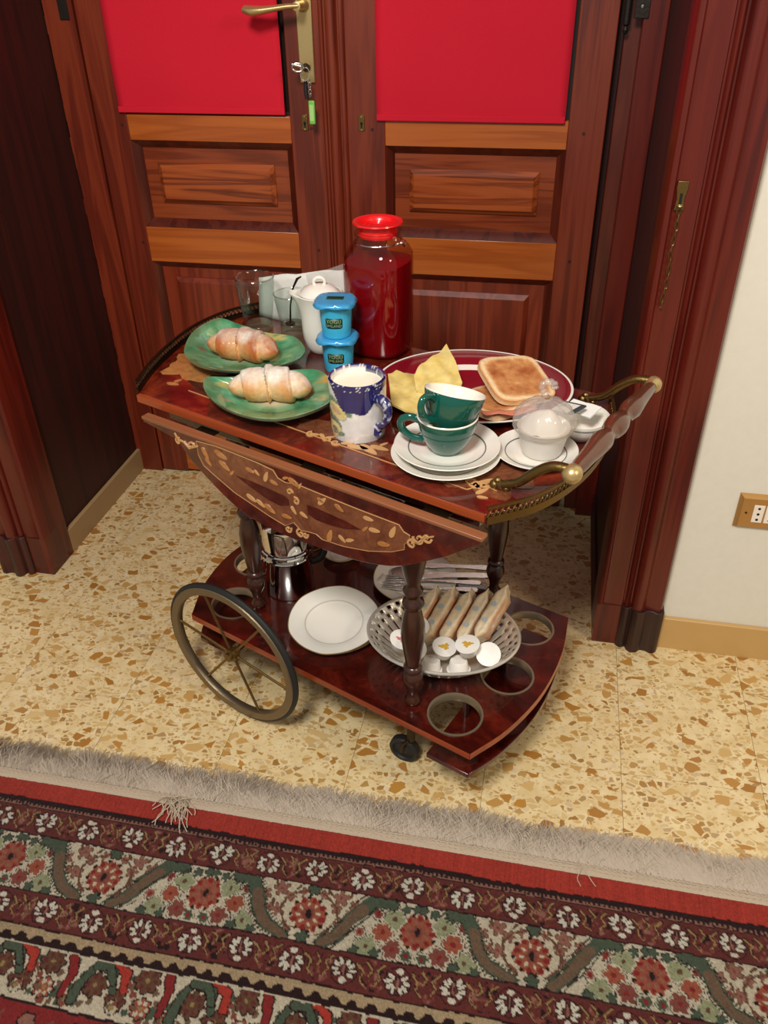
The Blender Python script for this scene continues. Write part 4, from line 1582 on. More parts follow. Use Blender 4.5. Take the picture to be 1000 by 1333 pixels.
green_dish('green_dish', 'green glazed half moon dish under the darker croissant', [(240, 460), (249, 438), (267, 424), (287, 417), (312, 425), (348, 436), (382, 441), (397, 456), (391, 469), (368, 478), (335, 485), (300, 486), (268, 481), (249, 473)],
           ZT + .024, (320, 458), [(262, 458, .011, (150, 40, 40)), (352, 447, .010, (214, 190, 110)), (369, 447, .010, (214, 190, 110))])
green_dish('green_dish', 'green glazed half moon dish under the paler croissant beside the mug', [(265, 505), (270, 494), (300, 494), (340, 490), (380, 485), (408, 484), (424, 490), (433, 506), (430, 526), (400, 541), (360, 549), (322, 545), (290, 533), (272, 519)],
           ZT + .020, (354, 515), [(294, 505, .010, (206, 186, 110)), (426, 503, .011, (206, 170, 80)), (417, 524, .010, (214, 196, 140)), (300, 523, .008, (190, 120, 110))])


def croissant(label, px, z, ang, L, R, bend, tone, sugar):
    c0 = put(*px, z)
    nx, na = 84, 26
    vs, fs, cs = [], [], []
    gold, pale, brown, white = lin(tone[0]), lin(tone[1]), lin(tone[2]), lin((244, 236, 224))
    for i in range(nx + 1):
        t = -1 + 2 * i / nx
        x = t * L / 2
        sx, sy = x, bend * (1 - t * t)
        env = (1 - abs(t) ** 2.6) ** .62 if abs(t) < 1 else 0
        env = max(env, .05)
        for k in range(na):
            a = 2 * PI * k / na
            ph = (t * 1.75 + .10 * math.sin(a) + .16 * math.cos(a) + .12) % 1.0
            step = (.80 + .26 * (1 - ph) ** .55) if t < 0 else (.80 + .26 * ph ** .55)
            step *= 1 + .10 * vn(x, a * .03, 7, 30)
            r = R * env * step * (1 + .05 * vn(x * 2, a * .02, 3, 60))
            y = sy + r * 1.08 * math.cos(a)
            zz = R * .72 + r * .86 * math.sin(a)
            zz = max(zz, .0005)
            vs.append((sx, y, zz))
            u_ = .5 + .5 * math.sin(a)
            c = mixc(pale, gold, 1.3 * (ph if t > 0 else 1 - ph))
            c = mixc(c, brown, max(0, (u_ - .3)) * .75 * (.5 + .5 * vn(x, a * .03, 0, 40)))
            s_ = (u_ - .45) * 2.2 * sugar + .75 * vn(x, a * .02, 5, 45) + .3 * vn(x, a * .02, 6, 140) - .15 - abs(t + .1) * .55
            c = mixc(c, white, s_ * .85)
            cs.append(c)
    for i in range(nx):
        for k in range(na):
            l = (k + 1) % na
            fs.append((i * na + k, i * na + l, (i + 1) * na + l, (i + 1) * na + k))
    fs += [tuple(range(na)), tuple(range(nx * na, (nx + 1) * na))]
    o = MB().add(vs, fs, cs).build('croissant', M['pastry'], None, smooth=80, loc=(c0.x, c0.y, z), rot=(0, 0, ang))
    return tag(o, label, 'croissant', 'croissants on green dishes')


croissant('browner croissant dusted with sugar lying towards the glasses', (317, 468), ZT + .0056, math.radians(-10), .145, .034, .012, [((196, 108, 48)), ((232, 180, 118)), ((158, 72, 28))], .8)
croissant('paler croissant with heavy powdered sugar beside the blue mug', (353, 521), ZT + .0046, math.radians(6), .142, .034, .012, [((222, 158, 92)), ((240, 206, 154)), ((204, 128, 64))], 1.15)


# ---- glasses
def tumbler(name, label, px, r0, r1, h, facets, bh=1.0):
    c0 = put(*px)
    t = thing(name, label, 'glass', (c0.x, c0.y, ZT))
    n = 40
    wall = MB()
    pr = [(r0 * .96, .012), (r0 * 1.0, .02), (r0 + (r1 - r0) * .5, h * .5), (r1, h * .86), (r1, h)]
    pr2 = [(r - .0016, z) for r, z in pr[::-1]]
    if facets:
        vs, fs = [], []
        allp = pr + pr2
        for j, (r, z) in enumerate(allp):
            for k in range(72):
                a = 2 * PI * k / 72
                q = r * (1 - (.06 * abs(math.sin(a * 6 + z * 60)) + .04 * abs(math.sin(z * 160))) * (1 if .015 < z < h * .8 else 0))
                vs.append((q * math.cos(a), q * math.sin(a), z))
        for j in range(len(allp) - 1):
            for k in range(72):
                l = (k + 1) % 72
                fs.append((j * 72 + k, j * 72 + l, (j + 1) * 72 + l, (j + 1) * 72 + k))
        wall.add(vs, fs)
    else:
        wall.lathe([(r0 * .96, .012)] + pr + [(r1 - .0008, h + .0006)] + pr2, 48, cap=False)
    wall.build('wall', M['glass'], t, smooth=60)
    MB().lathe([(.0001, 0), (r0 * .9, 0), (r0 * .98, .003), (r0 * .97, .012 * bh), (r0 * .8, .0165 * bh), (.0001, .0145 * bh)], 40).build('base', M['glass_base'], t, smooth=60)
    MB().tube([(r1 * math.cos(2 * PI * k / 48), r1 * math.sin(2 * PI * k / 48), h) for k in range(48)], .0011, 6, True).build('rim', M['glass_thick'], t)
    return t


tumbler('drinking_glass', 'plain clear tumbler standing behind the darker croissant', (338, 429), .0285, .038, .108, False)
tumbler('glass_cup', 'small patterned glass cup with spoon beside white jug', (383, 434), .026, .0335, .082, True, 1.4)
c0 = put(383, 434)
sp = MB()
sp.tube([(-.004, -.006, .016), (-.003, .0, .05), (.004, .004, .085), (.013, .006, .102), (.021, .006, .107)], [.0022, .0018, .0022, .0032, .002], 8, flat=.6)
sp.lathe([(.0001, -.0015), (.009, -.0008), (.0095, .001), (.0001, .0018)], 14, -.004, -.006, 1, 1.3)
sp.xf(Matrix.Translation((0, 0, .016)), len(sp.v) - 56)
tag(sp.build('teaspoon', M['bronze'], None, smooth=60, loc=(c0.x, c0.y, ZT + .0068)), 'dark teaspoon leaning in the patterned glass cup', 'spoon')

# ---- lidded white jug
c0 = put(421, 456)
j = thing('lidded_jug', 'tall white china jug with ring knob lid', 'jug', (c0.x, c0.y, ZT))
j.scale = (.94, .94, 1)
jb = MB()
prof = [(.0001, 0), (.022, 0), (.028, .004), (.034, .014), (.038, .03), (.0395, .05), (.0395, .075), (.041, .095), (.0445, .108), (.046, .112), (.0445, .1135), (.0425, .109), (.038, .1), (.037, .05), (.03, .012), (.0001, .008)]
n = 48
vs, fs = [], []
for r, z in prof:
    for k in range(n):
        a = 2 * PI * k / n
        d = (a - math.radians(195) + PI) % (2 * PI) - PI
        e_ = math.exp(-(d / .28) ** 2) * max(0, (z - .07) / .042) ** 1.5 * .016
        vs.append(((r + e_) * math.cos(a), (r + e_) * math.sin(a), z + e_ * .25))
for i in range(len(prof) - 1):
    for k in range(n):
        l = (k + 1) % n
        fs.append((i * n + k, i * n + l, (i + 1) * n + l, (i + 1) * n + k))
jb.add(vs, fs).build('jug_body', M['china'], j, smooth=60)
ld = MB().lathe([(.0001, .108), (.036, .108), (.0405, .1125), (.0375, .116), (.034, .1185), (.030, .1225), (.018, .1275), (.0001, .129)], 40).build('lid', M['china'], j, smooth=50)
MB().tube([(.0095 * math.cos(a) * 1.15, 0, .1325 + .0085 * math.sin(a)) for a in [2 * PI * k / 24 for k in range(24)]], .0033, 10, True).xf(Matrix.Rotation(.2, 4, 'Z')).build('ring_knob', M['china'], ld, smooth=60)
MB().tube(smooth_curve([(.036, 0, .098), (.058, 0, .095), (.066, 0, .07), (.058, 0, .04), (.037, 0, .028)], 6), .0048, 10, flat=1.4).xf(Matrix.Rotation(math.radians(75), 4, 'Z')).build('handle', M['china'], j, smooth=60)

# ---- paper napkins in a clear bag, standing behind the glasses
def on_v(px, py, v):
    u_, z = tleaf(px, py, v)
    return tw(u_, v, z)


nv = .425
q = [on_v(334, 412, nv), on_v(455, 415, nv - .005), on_v(446, 351, nv + .012), on_v(333, 361, nv + .012)]
c0 = Vector((q[0].x, q[0].y, ZT))
nap = thing('napkin_pack', 'white paper napkins standing upright behind the glasses', 'napkins', c0)
for k in range(6):
    off = TV * (k * .0021)
    m_ = MB()
    vs, fs = [], []
    nx_, nz_ = 14, 8
    for jz in range(nz_ + 1):
        for ix in range(nx_ + 1):
            s_, t_ = .035 + .008 * k + (.965 - .008 * k) * ix / nx_, jz / nz_
            lo = Vector((q[0].lerp(q[1], s_).x, q[0].lerp(q[1], s_).y, ZT + .0002))
            hi = q[3].lerp(q[2], s_)
            p = lo.lerp(hi, t_) + off - c0 + TV * (.0015 * math.sin(s_ * 9 + k) * t_)
            p.z -= .0012 * k * t_ + (.002 * math.sin(s_ * 14 + k) if jz == nz_ else 0)
            vs.append(p)
    for jz in range(nz_):
        for ix in range(nx_):
            b = jz * (nx_ + 1) + ix
            fs.append((b, b + 1, b + nx_ + 2, b + nx_ + 1))
    m_.add(vs, fs).build('napkin', M['paper'], nap, solid=.0018, fix=False)
m_ = MB()
vs, fs = [], []
for jz in range(9):
    for ix in range(11):
        s_, t_ = ix / 10, jz / 8
        lo = Vector((q[0].lerp(q[1], .62 + .42 * s_).x, q[0].lerp(q[1], .62 + .42 * s_).y, ZT + .03))
        hi = q[3].lerp(q[2], .62 + .42 * s_) + Vector((0, 0, .012 * s_ * s_ + .001))
        p = lo.lerp(hi, t_) - c0 - TV * (.004 + .003 * math.sin(ix * 1.1 + jz))
        vs.append(p)
for jz in range(8):
    for ix in range(10):
        b = jz * 11 + ix
        fs.append((b, b + 1, b + 12, b + 11))
m_.add(vs, fs).build('clear_wrapper', M['film'], nap, fix=False)

# ---- yogurt pots
def yogurt(label, loc, rz):
    t = thing('yogurt_pot', label, 'yogurt', loc, rz, 'blue yogurt pots')
    MB().lathe([(.0001, 0), (.0245, 0), (.0255, .002), (.0275, .03), (.029, .056), (.0315, .0605), (.0325, .0615), (.0325, .063), (.0001, .063)], 40).build('pot', M['yogblue'], t, smooth=50)
    # foil lid with a tab, edge bent down
    n_ = 48
    vs = [(0, 0, .0645)]
    for ring, (rr, zz) in enumerate(((.026, .0645), (.033, .0643), (.0375, .0605))):
        for k in range(n_):
            a = 2 * PI * k / n_
            pw = 3.2
            qq = (abs(math.cos(a)) ** pw + abs(math.sin(a)) ** pw) ** (-1 / pw)
            vs.append((rr * qq * math.cos(a), rr * qq * math.sin(a), zz - (.0022 * math.sin(a * 4 + 1) ** 2 + .003 * (qq - 1) * 4 if ring == 2 else 0)))
    fs = [(0, 1 + k, 1 + (k + 1) % n_) for k in range(n_)]
    for r_ in range(2):
        for k in range(n_):
            l = (k + 1) % n_
            fs.append((1 + r_ * n_ + k, 1 + (r_ + 1) * n_ + k, 1 + (r_ + 1) * n_ + l, 1 + r_ * n_ + l))
    lid = MB().add(vs, fs).build('foil_lid', M['foilblue'], t, smooth=50, solid=.0006, fix=True)
    def wrap(x, z, out):
        rad = .0267 + (z - .018) * .055 + out
        a = -PI / 2 + x / .028
        return (rad * math.cos(a), rad * math.sin(a), z)
    for ang in (0, 2.1, -2.1):
        lb = MB()
        vs, fs = [], []
        K = 10
        for k in range(K + 1):
            x = -.0155 + .031 * k / K
            c_ = .0035 if k in (0, K) else 0
            vs += [wrap(x, .020 + c_ * .6, .0006), wrap(x, .0385 - c_ * .6, .0006)]
        fs = [(2 * k, 2 * k + 2, 2 * k + 3, 2 * k + 1) for k in range(K)]
        l_ = lb.add(vs, fs).build('label', M['dkgreen'], t, fix=False, rot=(0, 0, ang), solid=.0004)
        for body, size, zc in (('YOGU', .0092, .0325), ('SMILAND', .0068, .0248)):
            tv, tfc = text_mesh(body, size)
            MB().add([wrap(x, zc + y, .0011) for x, y, z in tv], tfc).build('lettering', M['lettering'], l_, smooth=0, fix=False)
    MB().prism([(-.015, -.004), (.015, -.004), (.015, .010), (-.015, .010)], .0648, .0653).build('lid_label', M['dkgreen'], lid)
    tv, tfc = text_mesh('YOGU', .0095)
    MB().add([(x, y + .003, .0656) for x, y, z in tv], tfc).build('lettering', M['lettering'], lid, smooth=0, fix=False)
    return t


c0 = put(441.5, 479)
yogurt('blue yogurt pot at the bottom of the stack behind the mug', (c0.x, c0.y, ZT), math.radians(4))
yogurt('blue yogurt pot on top of another pot beside the juice jar', (c0.x - .001, c0.y, ZT + .0655), math.radians(6))

# ---- juice jar
c0 = put(495, 454)
jr = thing('juice_jar', 'tall clear jar of dark red juice with red lid', 'jar', (c0.x, c0.y, ZT), math.radians(-14))
out = [(.0001, 0), (.05, 0), (.0545, .004), (.0575, .012), (.0578, .17), (.0565, .182), (.051, .193), (.0425, .202), (.0385, .208), (.0375, .213), (.0385, .2145), (.0385, .222)]
MB().lathe(out, 64, power=3.0, cap=False).build('jar_wall', M['jar_glass'], jr, smooth=60)
MB().lathe([(.0001, .002), (.0485, .002), (.053, .006), (.0558, .014), (.056, .165), (.0555, .1705), (.0001, .1705)], 64, power=3.0).build('juice', M['juice'], jr, smooth=50)
ld = MB().lathe([(.0001, .213), (.0335, .213), (.0345, .2165), (.0335, .219), (.0345, .222), (.0335, .2245), (.0345, .228), (.035, .231), (.0425, .2335), (.0445, .236), (.0435, .2385), (.037, .2385), (.0335, .2365), (.031, .230), (.0001, .2295)], 48).build('lid', M['redplastic'], jr, smooth=40)
for k in range(3):
    MB().tube([((.031 - .009 * k) * math.cos(2 * PI * i / 40), (.031 - .009 * k) * math.sin(2 * PI * i / 40), .2305) for i in range(40)], .0012, 6, True).build('lid_ridge', M['redplastic'], ld)
MB().tube([(.0415 * math.cos(2 * PI * i / 48), .0415 * math.sin(2 * PI * i / 48), .2045) for i in range(48)], .0013, 6, True).build('wire_ring', M['steel'], jr)
MB().tube(smooth_curve([(.041, .008, .2045), (.049, .008, .207), (.051, 0, .2), (.049, -.008, .207), (.041, -.008, .2045)], 6), .0014, 6).build('wire_catch', M['steel'], jr)

# ---- painted mug with milk
c0 = put(467.5, 561)
mg = thing('painted_mug', 'white mug with cobalt rim and painted lemons, full of milk', 'mug', (c0.x, c0.y, ZT))
na, nz_ = 120, 60
vs, fs, cs = [], [], []
Hm, Rm = .095, .0432
wht, blu = lin((240, 236, 232)), lin((36, 32, 98))
yel, grn, org_, dkg = lin((226, 206, 120)), lin((82, 122, 86)), lin((206, 156, 108)), lin((92, 98, 84))
def mugcol(a, z, outer):
    x = (a - math.radians(262))           # front of the mug as the photo sees it
    x = (x + PI) % (2 * PI) - PI
    edge = .089 - .036 * math.exp(-((x - .25) / .8) ** 4) - .005 * max(-1, min(1, x)) + .0015 * math.sin(x * 9)
    c = wht
    if outer:
        def e(cx, cz, rx_, rz_, an=0):
            X, Z = (x - cx) * Rm, z - cz
            return ((X * math.cos(an) + Z * math.sin(an)) / rx_) ** 2 + ((-X * math.sin(an) + Z * math.cos(an)) / rz_) ** 2
        w = .12 * vn(x, z * 20, 0, 6)
        for (cx, cz, rx_, rz_, an, col_) in ((-.55, .064, .016, .0075, -.5, grn), (-.12, .056, .014, .006, -.7, grn), (-.95, .06, .014, .008, .3, grn), (-.50, .052, .020, .0125, -.4, yel), (-.52, .054, .011, .0045, -.5, org_),
                                             (-.80, .036, .014, .006, -.9, dkg), (-.46, .033, .011, .0045, -.8, grn), (-.70, .019, .018, .0135, .2, yel), (-.62, .018, .0075, .0065, 0, dkg), (-.3, .014, .006, .004, .4, grn),
                                             (-1.25, .034, .014, .018, 0, yel), (-1.5, .06, .015, .01, 0, yel), (-1.35, .012, .01, .008, 0, grn)):
            ee = e(cx, cz, rx_, rz_, an) + w
            if ee < 1:
                c = mixc(col_, wht, .15 + .2 * vn(x * 3, z * 60, 1, 3))
            elif ee < 1.22:
                c = mixc(c, dkg, .5)
    if z > edge:
        c = blu
        if z > Hm - .007 and vn(x * 7, z * 160, 3, 4) > .3:
            c = wht
    return c
def ring(r, z, outer=True):
    for k in range(na):
        a = 2 * PI * k / na
        vs.append((r * math.cos(a), r * math.sin(a), z))
        cs.append(mugcol(a, z, outer))
rows = 0
for i in range(nz_ + 1):
    z = Hm * i / nz_
    r = Rm * (.955 + .045 * min(1, z / .012)) if z < .012 else Rm + .0012 * (z / Hm)
    ring(r, z)
    rows += 1
for r, z in ((Rm - .001, Hm + .0018), (Rm - .003, Hm + .001), (Rm - .0045, Hm - .004), (Rm - .0048, Hm - .02), (Rm - .006, .01), (.0001, .008)):
    ring(r, z, False)
    rows += 1
for i in range(rows - 1):
    for k in range(na):
        l = (k + 1) % na
        fs.append((i * na + k, i * na + l, (i + 1) * na + l, (i + 1) * na + k))
fs.append(tuple(range(na))[::-1])
MB().add(vs, fs, cs).build('mug_body', M['glaze'], mg, smooth=50)
MB().lathe([(.0001, .06), (Rm - .0052, .06), (Rm - .0046, .0852), (Rm - .0055, .0845), (.0001, .0845)], 60).build('milk', M['milk'], mg, smooth=30)
hp = smooth_curve([(Rm - .002, 0, .070), (Rm + .012, 0, .0735), (Rm + .023, 0, .066), (Rm + .024, 0, .05), (Rm + .014, 0, .034), (Rm + .002, 0, .024), (Rm - .0005, 0, .013)], 6)
hr = [.0062 + .0012 * math.sin(i * .2) for i in range(len(hp))]
vs2 = MB().tube(hp, hr, 12, flat=1.25)
hc = []
for p in vs2.v:
    hc.append(lin((212, 214, 226)) if vn(*p, 170) > .28 else lin((40, 40, 104)))
vs2.c = hc
vs2.xf(Matrix.Rotation(math.radians(-36), 4, 'Z')).build('handle', M['glaze'], mg, smooth=70)


# ---- cups and saucers
def saucer(label, loc, r, line=True, tilt=None, group='white saucers with a grey line'):
    t = thing('saucer', label, 'saucer', loc, 0, group)
    MB().lathe([(.0001, .0), (r * .5, 0), (r * .54, .0015), (r * .75, .006), (r * .98, .0125), (r, .014), (r * .99, .0152), (r * .9, .0125), (r * .7, .0075), (r * .55, .0042), (r * .5, .0036), (.0001, .0036)], 64).build('plate', M['china'], t, smooth=60)
    if line:
        MB().lathe([(r * .715, .0076), (r * .715, .0088), (r * .735, .0092), (r * .735, .008)], 64, closed=True).build('grey_line', M['greyline'], t)
    if tilt:
        t.rotation_euler = tilt
    return t


c0 = put(580, 598)
saucer('white saucer at the bottom under the green cups', (c0.x, c0.y, ZT), .0815)
saucer('white saucer on top of another saucer holding the green cups', (c0.x + .001, c0.y + .006, ZT + .0105), .079)


def cup(label, loc, rot):
    # footed cup, handle along +x
    t = thing('green_cup', label, 'cup', loc, 0, 'green cups')
    t.rotation_euler = rot
    MB().lathe([(.0001, 0), (.0225, 0), (.0235, .003), (.026, .006), (.033, .016), (.0385, .028), (.0425, .042), (.045, .056), (.0445, .0572)], 56, cap=False).build('outside', M['green'], t, smooth=60)
    MB().lathe([(.0449, .0555), (.0448, .0575), (.0438, .0586), (.0425, .0575), (.040, .042), (.036, .029), (.03, .017), (.02, .0095), (.0001, .008)], 56, cap=False).build('inside', M['china_in'], t, smooth=60)
    MB().tube(smooth_curve([(.041, 0, .047), (.055, 0, .0515), (.067, 0, .046), (.067, 0, .033), (.055, 0, .020), (.034, 0, .0145)], 6), .0047, 10, flat=1.25).build('handle', M['green'], t, smooth=60)
    return t


cl = Vector((c0.x + .0005, c0.y + .006, ZT + .0142))
cup('green cup standing on the stacked white saucers', (cl.x, cl.y, cl.z), (0, 0, math.radians(184)))
up_rot = (Matrix.Rotation(math.radians(-17), 3, 'X') @ Matrix.Rotation(math.radians(8), 3, 'Y') @ Matrix.Rotation(math.radians(236), 3, 'Z')).to_euler()
cup('green cup stacked askew inside another green cup', (cl.x + .001, cl.y - .006, cl.z + .036), up_rot)

# ---- red banded platter
c0 = put(616, 512)
pl = thing('oval_platter', 'large oval dark red platter with white band holding toast', 'platter', (c0.x, c0.y, ZT))
a_, b_ = .166, .140
def pr_band(name, pts, mat):
    return MB().lathe(pts, 80, 0, 0, 1, b_ / a_, closed=name != 'platter_body').build(name, mat, pl, smooth=50)
pr_band('platter_body', [(.0001, 0), (a_ * .6, 0), (a_ * .64, .002), (a_ * .98, .017), (a_, .0185), (a_ * .985, .0195), (a_ * .66, .0062), (a_ * .6, .0042), (.0001, .0042)], M['platter_red'])
pr_band('white_band', [(a_ * .60, .0045), (a_ * .66, .0068), (a_ * .70, .0086), (a_ * .70, .0078), (a_ * .62, .0040)], M['china'])
pr_band('white_rim', [(a_ * .978, .0194), (a_ * .988, .0202), (a_ * 1.003, .0192), (a_ * 1.0, .0180), (a_ * .98, .0184)], M['china'])


def toast(label, loc, rot, sx, sy, th, group='slices of toast', fold=0.0):
    n_ = 30
    vs, fs, cs = [], [], []
    crust, tan_, brn, pal_ = lin((214, 150, 92)), lin((218, 156, 96)), lin((164, 84, 36)), lin((240, 212, 168))
    def shp(s, t):
        pw = 5
        q_ = max(abs(s), abs(t))
        if q_ < 1e-6:
            return 0, 0
        f_ = q_ / ((abs(s) ** pw + abs(t) ** pw) ** (1 / pw))
        return s * f_ * sx, t * f_ * sy
    for side in (1, 0):
        for j_ in range(n_ + 1):
            for i_ in range(n_ + 1):
                s, t = -1 + 2 * i_ / n_, -1 + 2 * j_ / n_
                x, y = shp(s, t)
                d = 1 - max(abs(s), abs(t))
                z = th if side else 0
                if side:
                    z += -.0035 * math.exp(-((d - .3) / .3) ** 2) * .2 + .0012 * vn(x, y, 0, 60) - (.002 if d < .01 else 0) - .0015 * sm1(d)
                z += fold * (s * s) * .012
                vs.append((x, y, z))
                if side:
                    tt = sm1((d - .05) / .22) * (.78 + .5 * vn(x, y, 3, 38) + .25 * vn(x, y, 9, 110))
                    c = mixc(pal_, tan_, tt * 1.5) if tt < .45 else mixc(tan_, brn, (tt - .45) * 1.6)
                    if d < .015:
                        c = crust
                else:
                    c = pal_
                cs.append(c)
    N_ = (n_ + 1) ** 2
    for side in (0, 1):
        for j_ in range(n_):
            for i_ in range(n_):
                b = side * N_ + j_ * (n_ + 1) + i_
                fs.append((b, b + 1, b + n_ + 2, b + n_ + 1))
    ed = [j_ * 0 + i_ for i_ in range(n_ + 1)] + [(j_) * (n_ + 1) + n_ for j_ in range(1, n_ + 1)] + [n_ * (n_ + 1) + i_ for i_ in range(n_ - 1, -1, -1)] + [j_ * (n_ + 1) for j_ in range(n_ - 1, 0, -1)]
    for k in range(len(ed)):
        a, b = ed[k], ed[(k + 1) % len(ed)]
        fs.append((a, b, N_ + b, N_ + a))
    o = MB().add(vs, fs, cs).build('toast_slice', M['bread'], None, smooth=60, loc=loc, rot=rot, fix=True)
    return tag(o, label, 'toast', group)


def sm1(x):
    x = max(0, min(1, x))
    return x * x * (3 - 2 * x)


p1 = at_z(643, 522, ZT + .022)
toast('toast slice lying under the tilted one, by the green cups', (p1.x, p1.y + .004, ZT + .0134), (Matrix.Rotation(math.radians(-5), 3, 'X') @ Matrix.Rotation(math.radians(50), 3, 'Z')).to_euler(), .054, .056, .012)
p2 = at_z(671, 494, ZT + .046)
toast('toast slice tilted on top of another slice on the red platter', (p2.x, p2.y, ZT + .0415), (math.radians(17), math.radians(6), math.radians(32)), .055, .054, .012)


hm = at_z(662, 541, ZT + .026)
ham = MB()
vs, fs = [], []
for jz in range(5):
    for ix in range(13):
        a_h, rr_h = PI * ix / 12, .012 + .026 * jz / 4
        vs.append((rr_h * 1.2 * math.cos(a_h), -rr_h * .55 * math.sin(a_h), .003 * math.sin(ix * 1.3 + jz) * jz / 4))
for jz in range(4):
    for ix in range(12):
        b = jz * 13 + ix
        fs.append((b, b + 1, b + 14, b + 13))
ham.add(vs, fs)
tag(ham.build('ham_slice', pbr('pink_ham', (214, 128, 104), .4, bump=.2, bscale=90), None, smooth=60, solid=.0018, loc=(hm.x, hm.y + .012, ZT + .0318), rot=(-.087, 0, .35), fix=False), 'thin pink ham slice lying on the lower toast', 'ham')


def cheese(label, outline, z, loc_px, tilt):
    c0 = at_z(*loc_px, z)
    P = [at_z(x, y, z) - c0 for x, y in outline]
    n_ = len(P)
    loop = []
    for i in range(n_):
        a, b = P[i], P[(i + 1) % n_]
        for k in range(6):
            loop.append(a.lerp(b, k / 6))
    vs, fs, cs = [], [], []
    rings = 8
    y1, y2 = lin((236, 206, 112)), lin((244, 224, 150))
    for side in (1, 0):
        for r_ in range(rings + 1):
            s_ = (r_ + .02) / (rings + .02)
            for p in loop:
                x, y = p.x * s_, p.y * s_
                zz = .004 * vn(x, y, 0, 28) + .0022 * math.sin(x * 160 + y * 90) + (.0035 if side else 0) + tilt[0] * x + tilt[1] * y
                vs.append((x, y, zz))
                cs.append(mixc(y1, y2, .5 + .8 * vn(x, y, 1, 50)))
    m = len(loop)
    R_ = rings + 1
    for side in (0, 1):
        for r_ in range(rings):
            for k in range(m):
                l = (k + 1) % m
                b = (side * R_ + r_) * m
                fs.append((b + k, b + l, b + m + l, b + m + k))
        fs.append(tuple(side * R_ * m + k for k in range(m)))
    for k in range(m):
        l = (k + 1) % m
        fs.append((rings * m + k, rings * m + l, (R_ + rings) * m + l, (R_ + rings) * m + k))
    o = MB().add(vs, fs, cs).build('cheese_slice', M['cheese'], None, smooth=60, loc=c0)
    return tag(o, label, 'cheese', 'cheese slices on the platter')


cheese('wavy yellow cheese slice lying flat beside the blue mug handle', [(505, 488), (516, 484), (526, 489), (548, 487), (562, 492), (570, 520), (556, 540), (528, 537), (510, 527)], ZT + .0202, (537, 512), (.02, .0))
cheese('folded yellow cheese slice standing up behind the green cups', [(539, 492), (549, 480), (567, 473), (581, 463), (593, 480), (602, 497), (593, 510), (563, 512), (542, 505)], ZT + .0345, (571, 492), (-.05, .18))

# ---- plastic wrapped cup on a small saucer
c0 = put(697, 594)
saucer('small white saucer under the plastic wrapped cup', (c0.x, c0.y, ZT), .0625, group='white saucers with a grey line')
wc = thing('wrapped_cup', 'white plastic cup wrapped in clear film on small saucer', 'cup', (c0.x + .008, c0.y + .008, ZT + .005))
MB().lathe([(.0001, 0), (.028, 0), (.030, .003), (.036, .03), (.0385, .042), (.0395, .043), (.0385, .0445), (.035, .042), (.0001, .040)], 44).build('cup_body', M['cupplastic'], wc, smooth=50)
n_ = 72
vs, fs = [], []
prof = [(.040, .039), (.0445, .0415), (.0465, .047), (.0455, .058), (.040, .069), (.030, .078), (.018, .084), (.008, .087), (.005, .0885)]
for jx, (r, z) in enumerate(prof):
    for k in range(n_):
        a = 2 * PI * k / n_
        w = (.0013 * math.sin(a * 11 + jx * .7) + .0012 * vn(math.cos(a) * .03, math.sin(a) * .03, jx * .01, 120)) * (1 if 1 < jx < 7 else .3)
        vs.append(((r + w) * math.cos(a), (r + w) * math.sin(a), z + w * .5))
for jx in range(len(prof) - 1):
    for k in range(n_):
        l = (k + 1) % n_
        fs.append((jx * n_ + k, jx * n_ + l, (jx + 1) * n_ + l, (jx + 1) * n_ + k))
M['dome'] = thin_glass('wrinkled_film', (240, 236, 232), 1.5, .22, (236, 230, 226), .1)
MB().add(vs, fs).build('film_dome', M['dome'], wc, smooth=50)
kt = MB()
kt.tube(smooth_curve([(0, 0, .0915), (-.006, .002, .099), (-.008, .002, .107), (-.001, .003, .112), (.008, .002, .110), (.010, .001, .103)], 5), [.004 + .002 * abs(math.sin(i)) for i in range(26)], 8)
kt.build('twisted_end', M['dome'], wc, smooth=60)
# sugar heaped inside
hp_ = MB()
vs, fs = [], []
for jx in range(8):
    for k in range(24):
        a = 2 * PI * k / 24
        r = .034 * (1 - jx / 7) + .0002
        vs.append((r * math.cos(a), r * math.sin(a), .041 + .026 * (1 - (1 - jx / 7) ** 2) + .004 * vn(r * math.cos(a), r * math.sin(a), 0, 60)))
for jx in range(7):
    for k in range(24):
        l = (k + 1) % 24
        fs.append((jx * 24 + k, jx * 24 + l, jx * 24 + 24 + l, jx * 24 + 24 + k))
hp_.add(vs, fs).build('white_filling', M['paper'], wc, smooth=60)

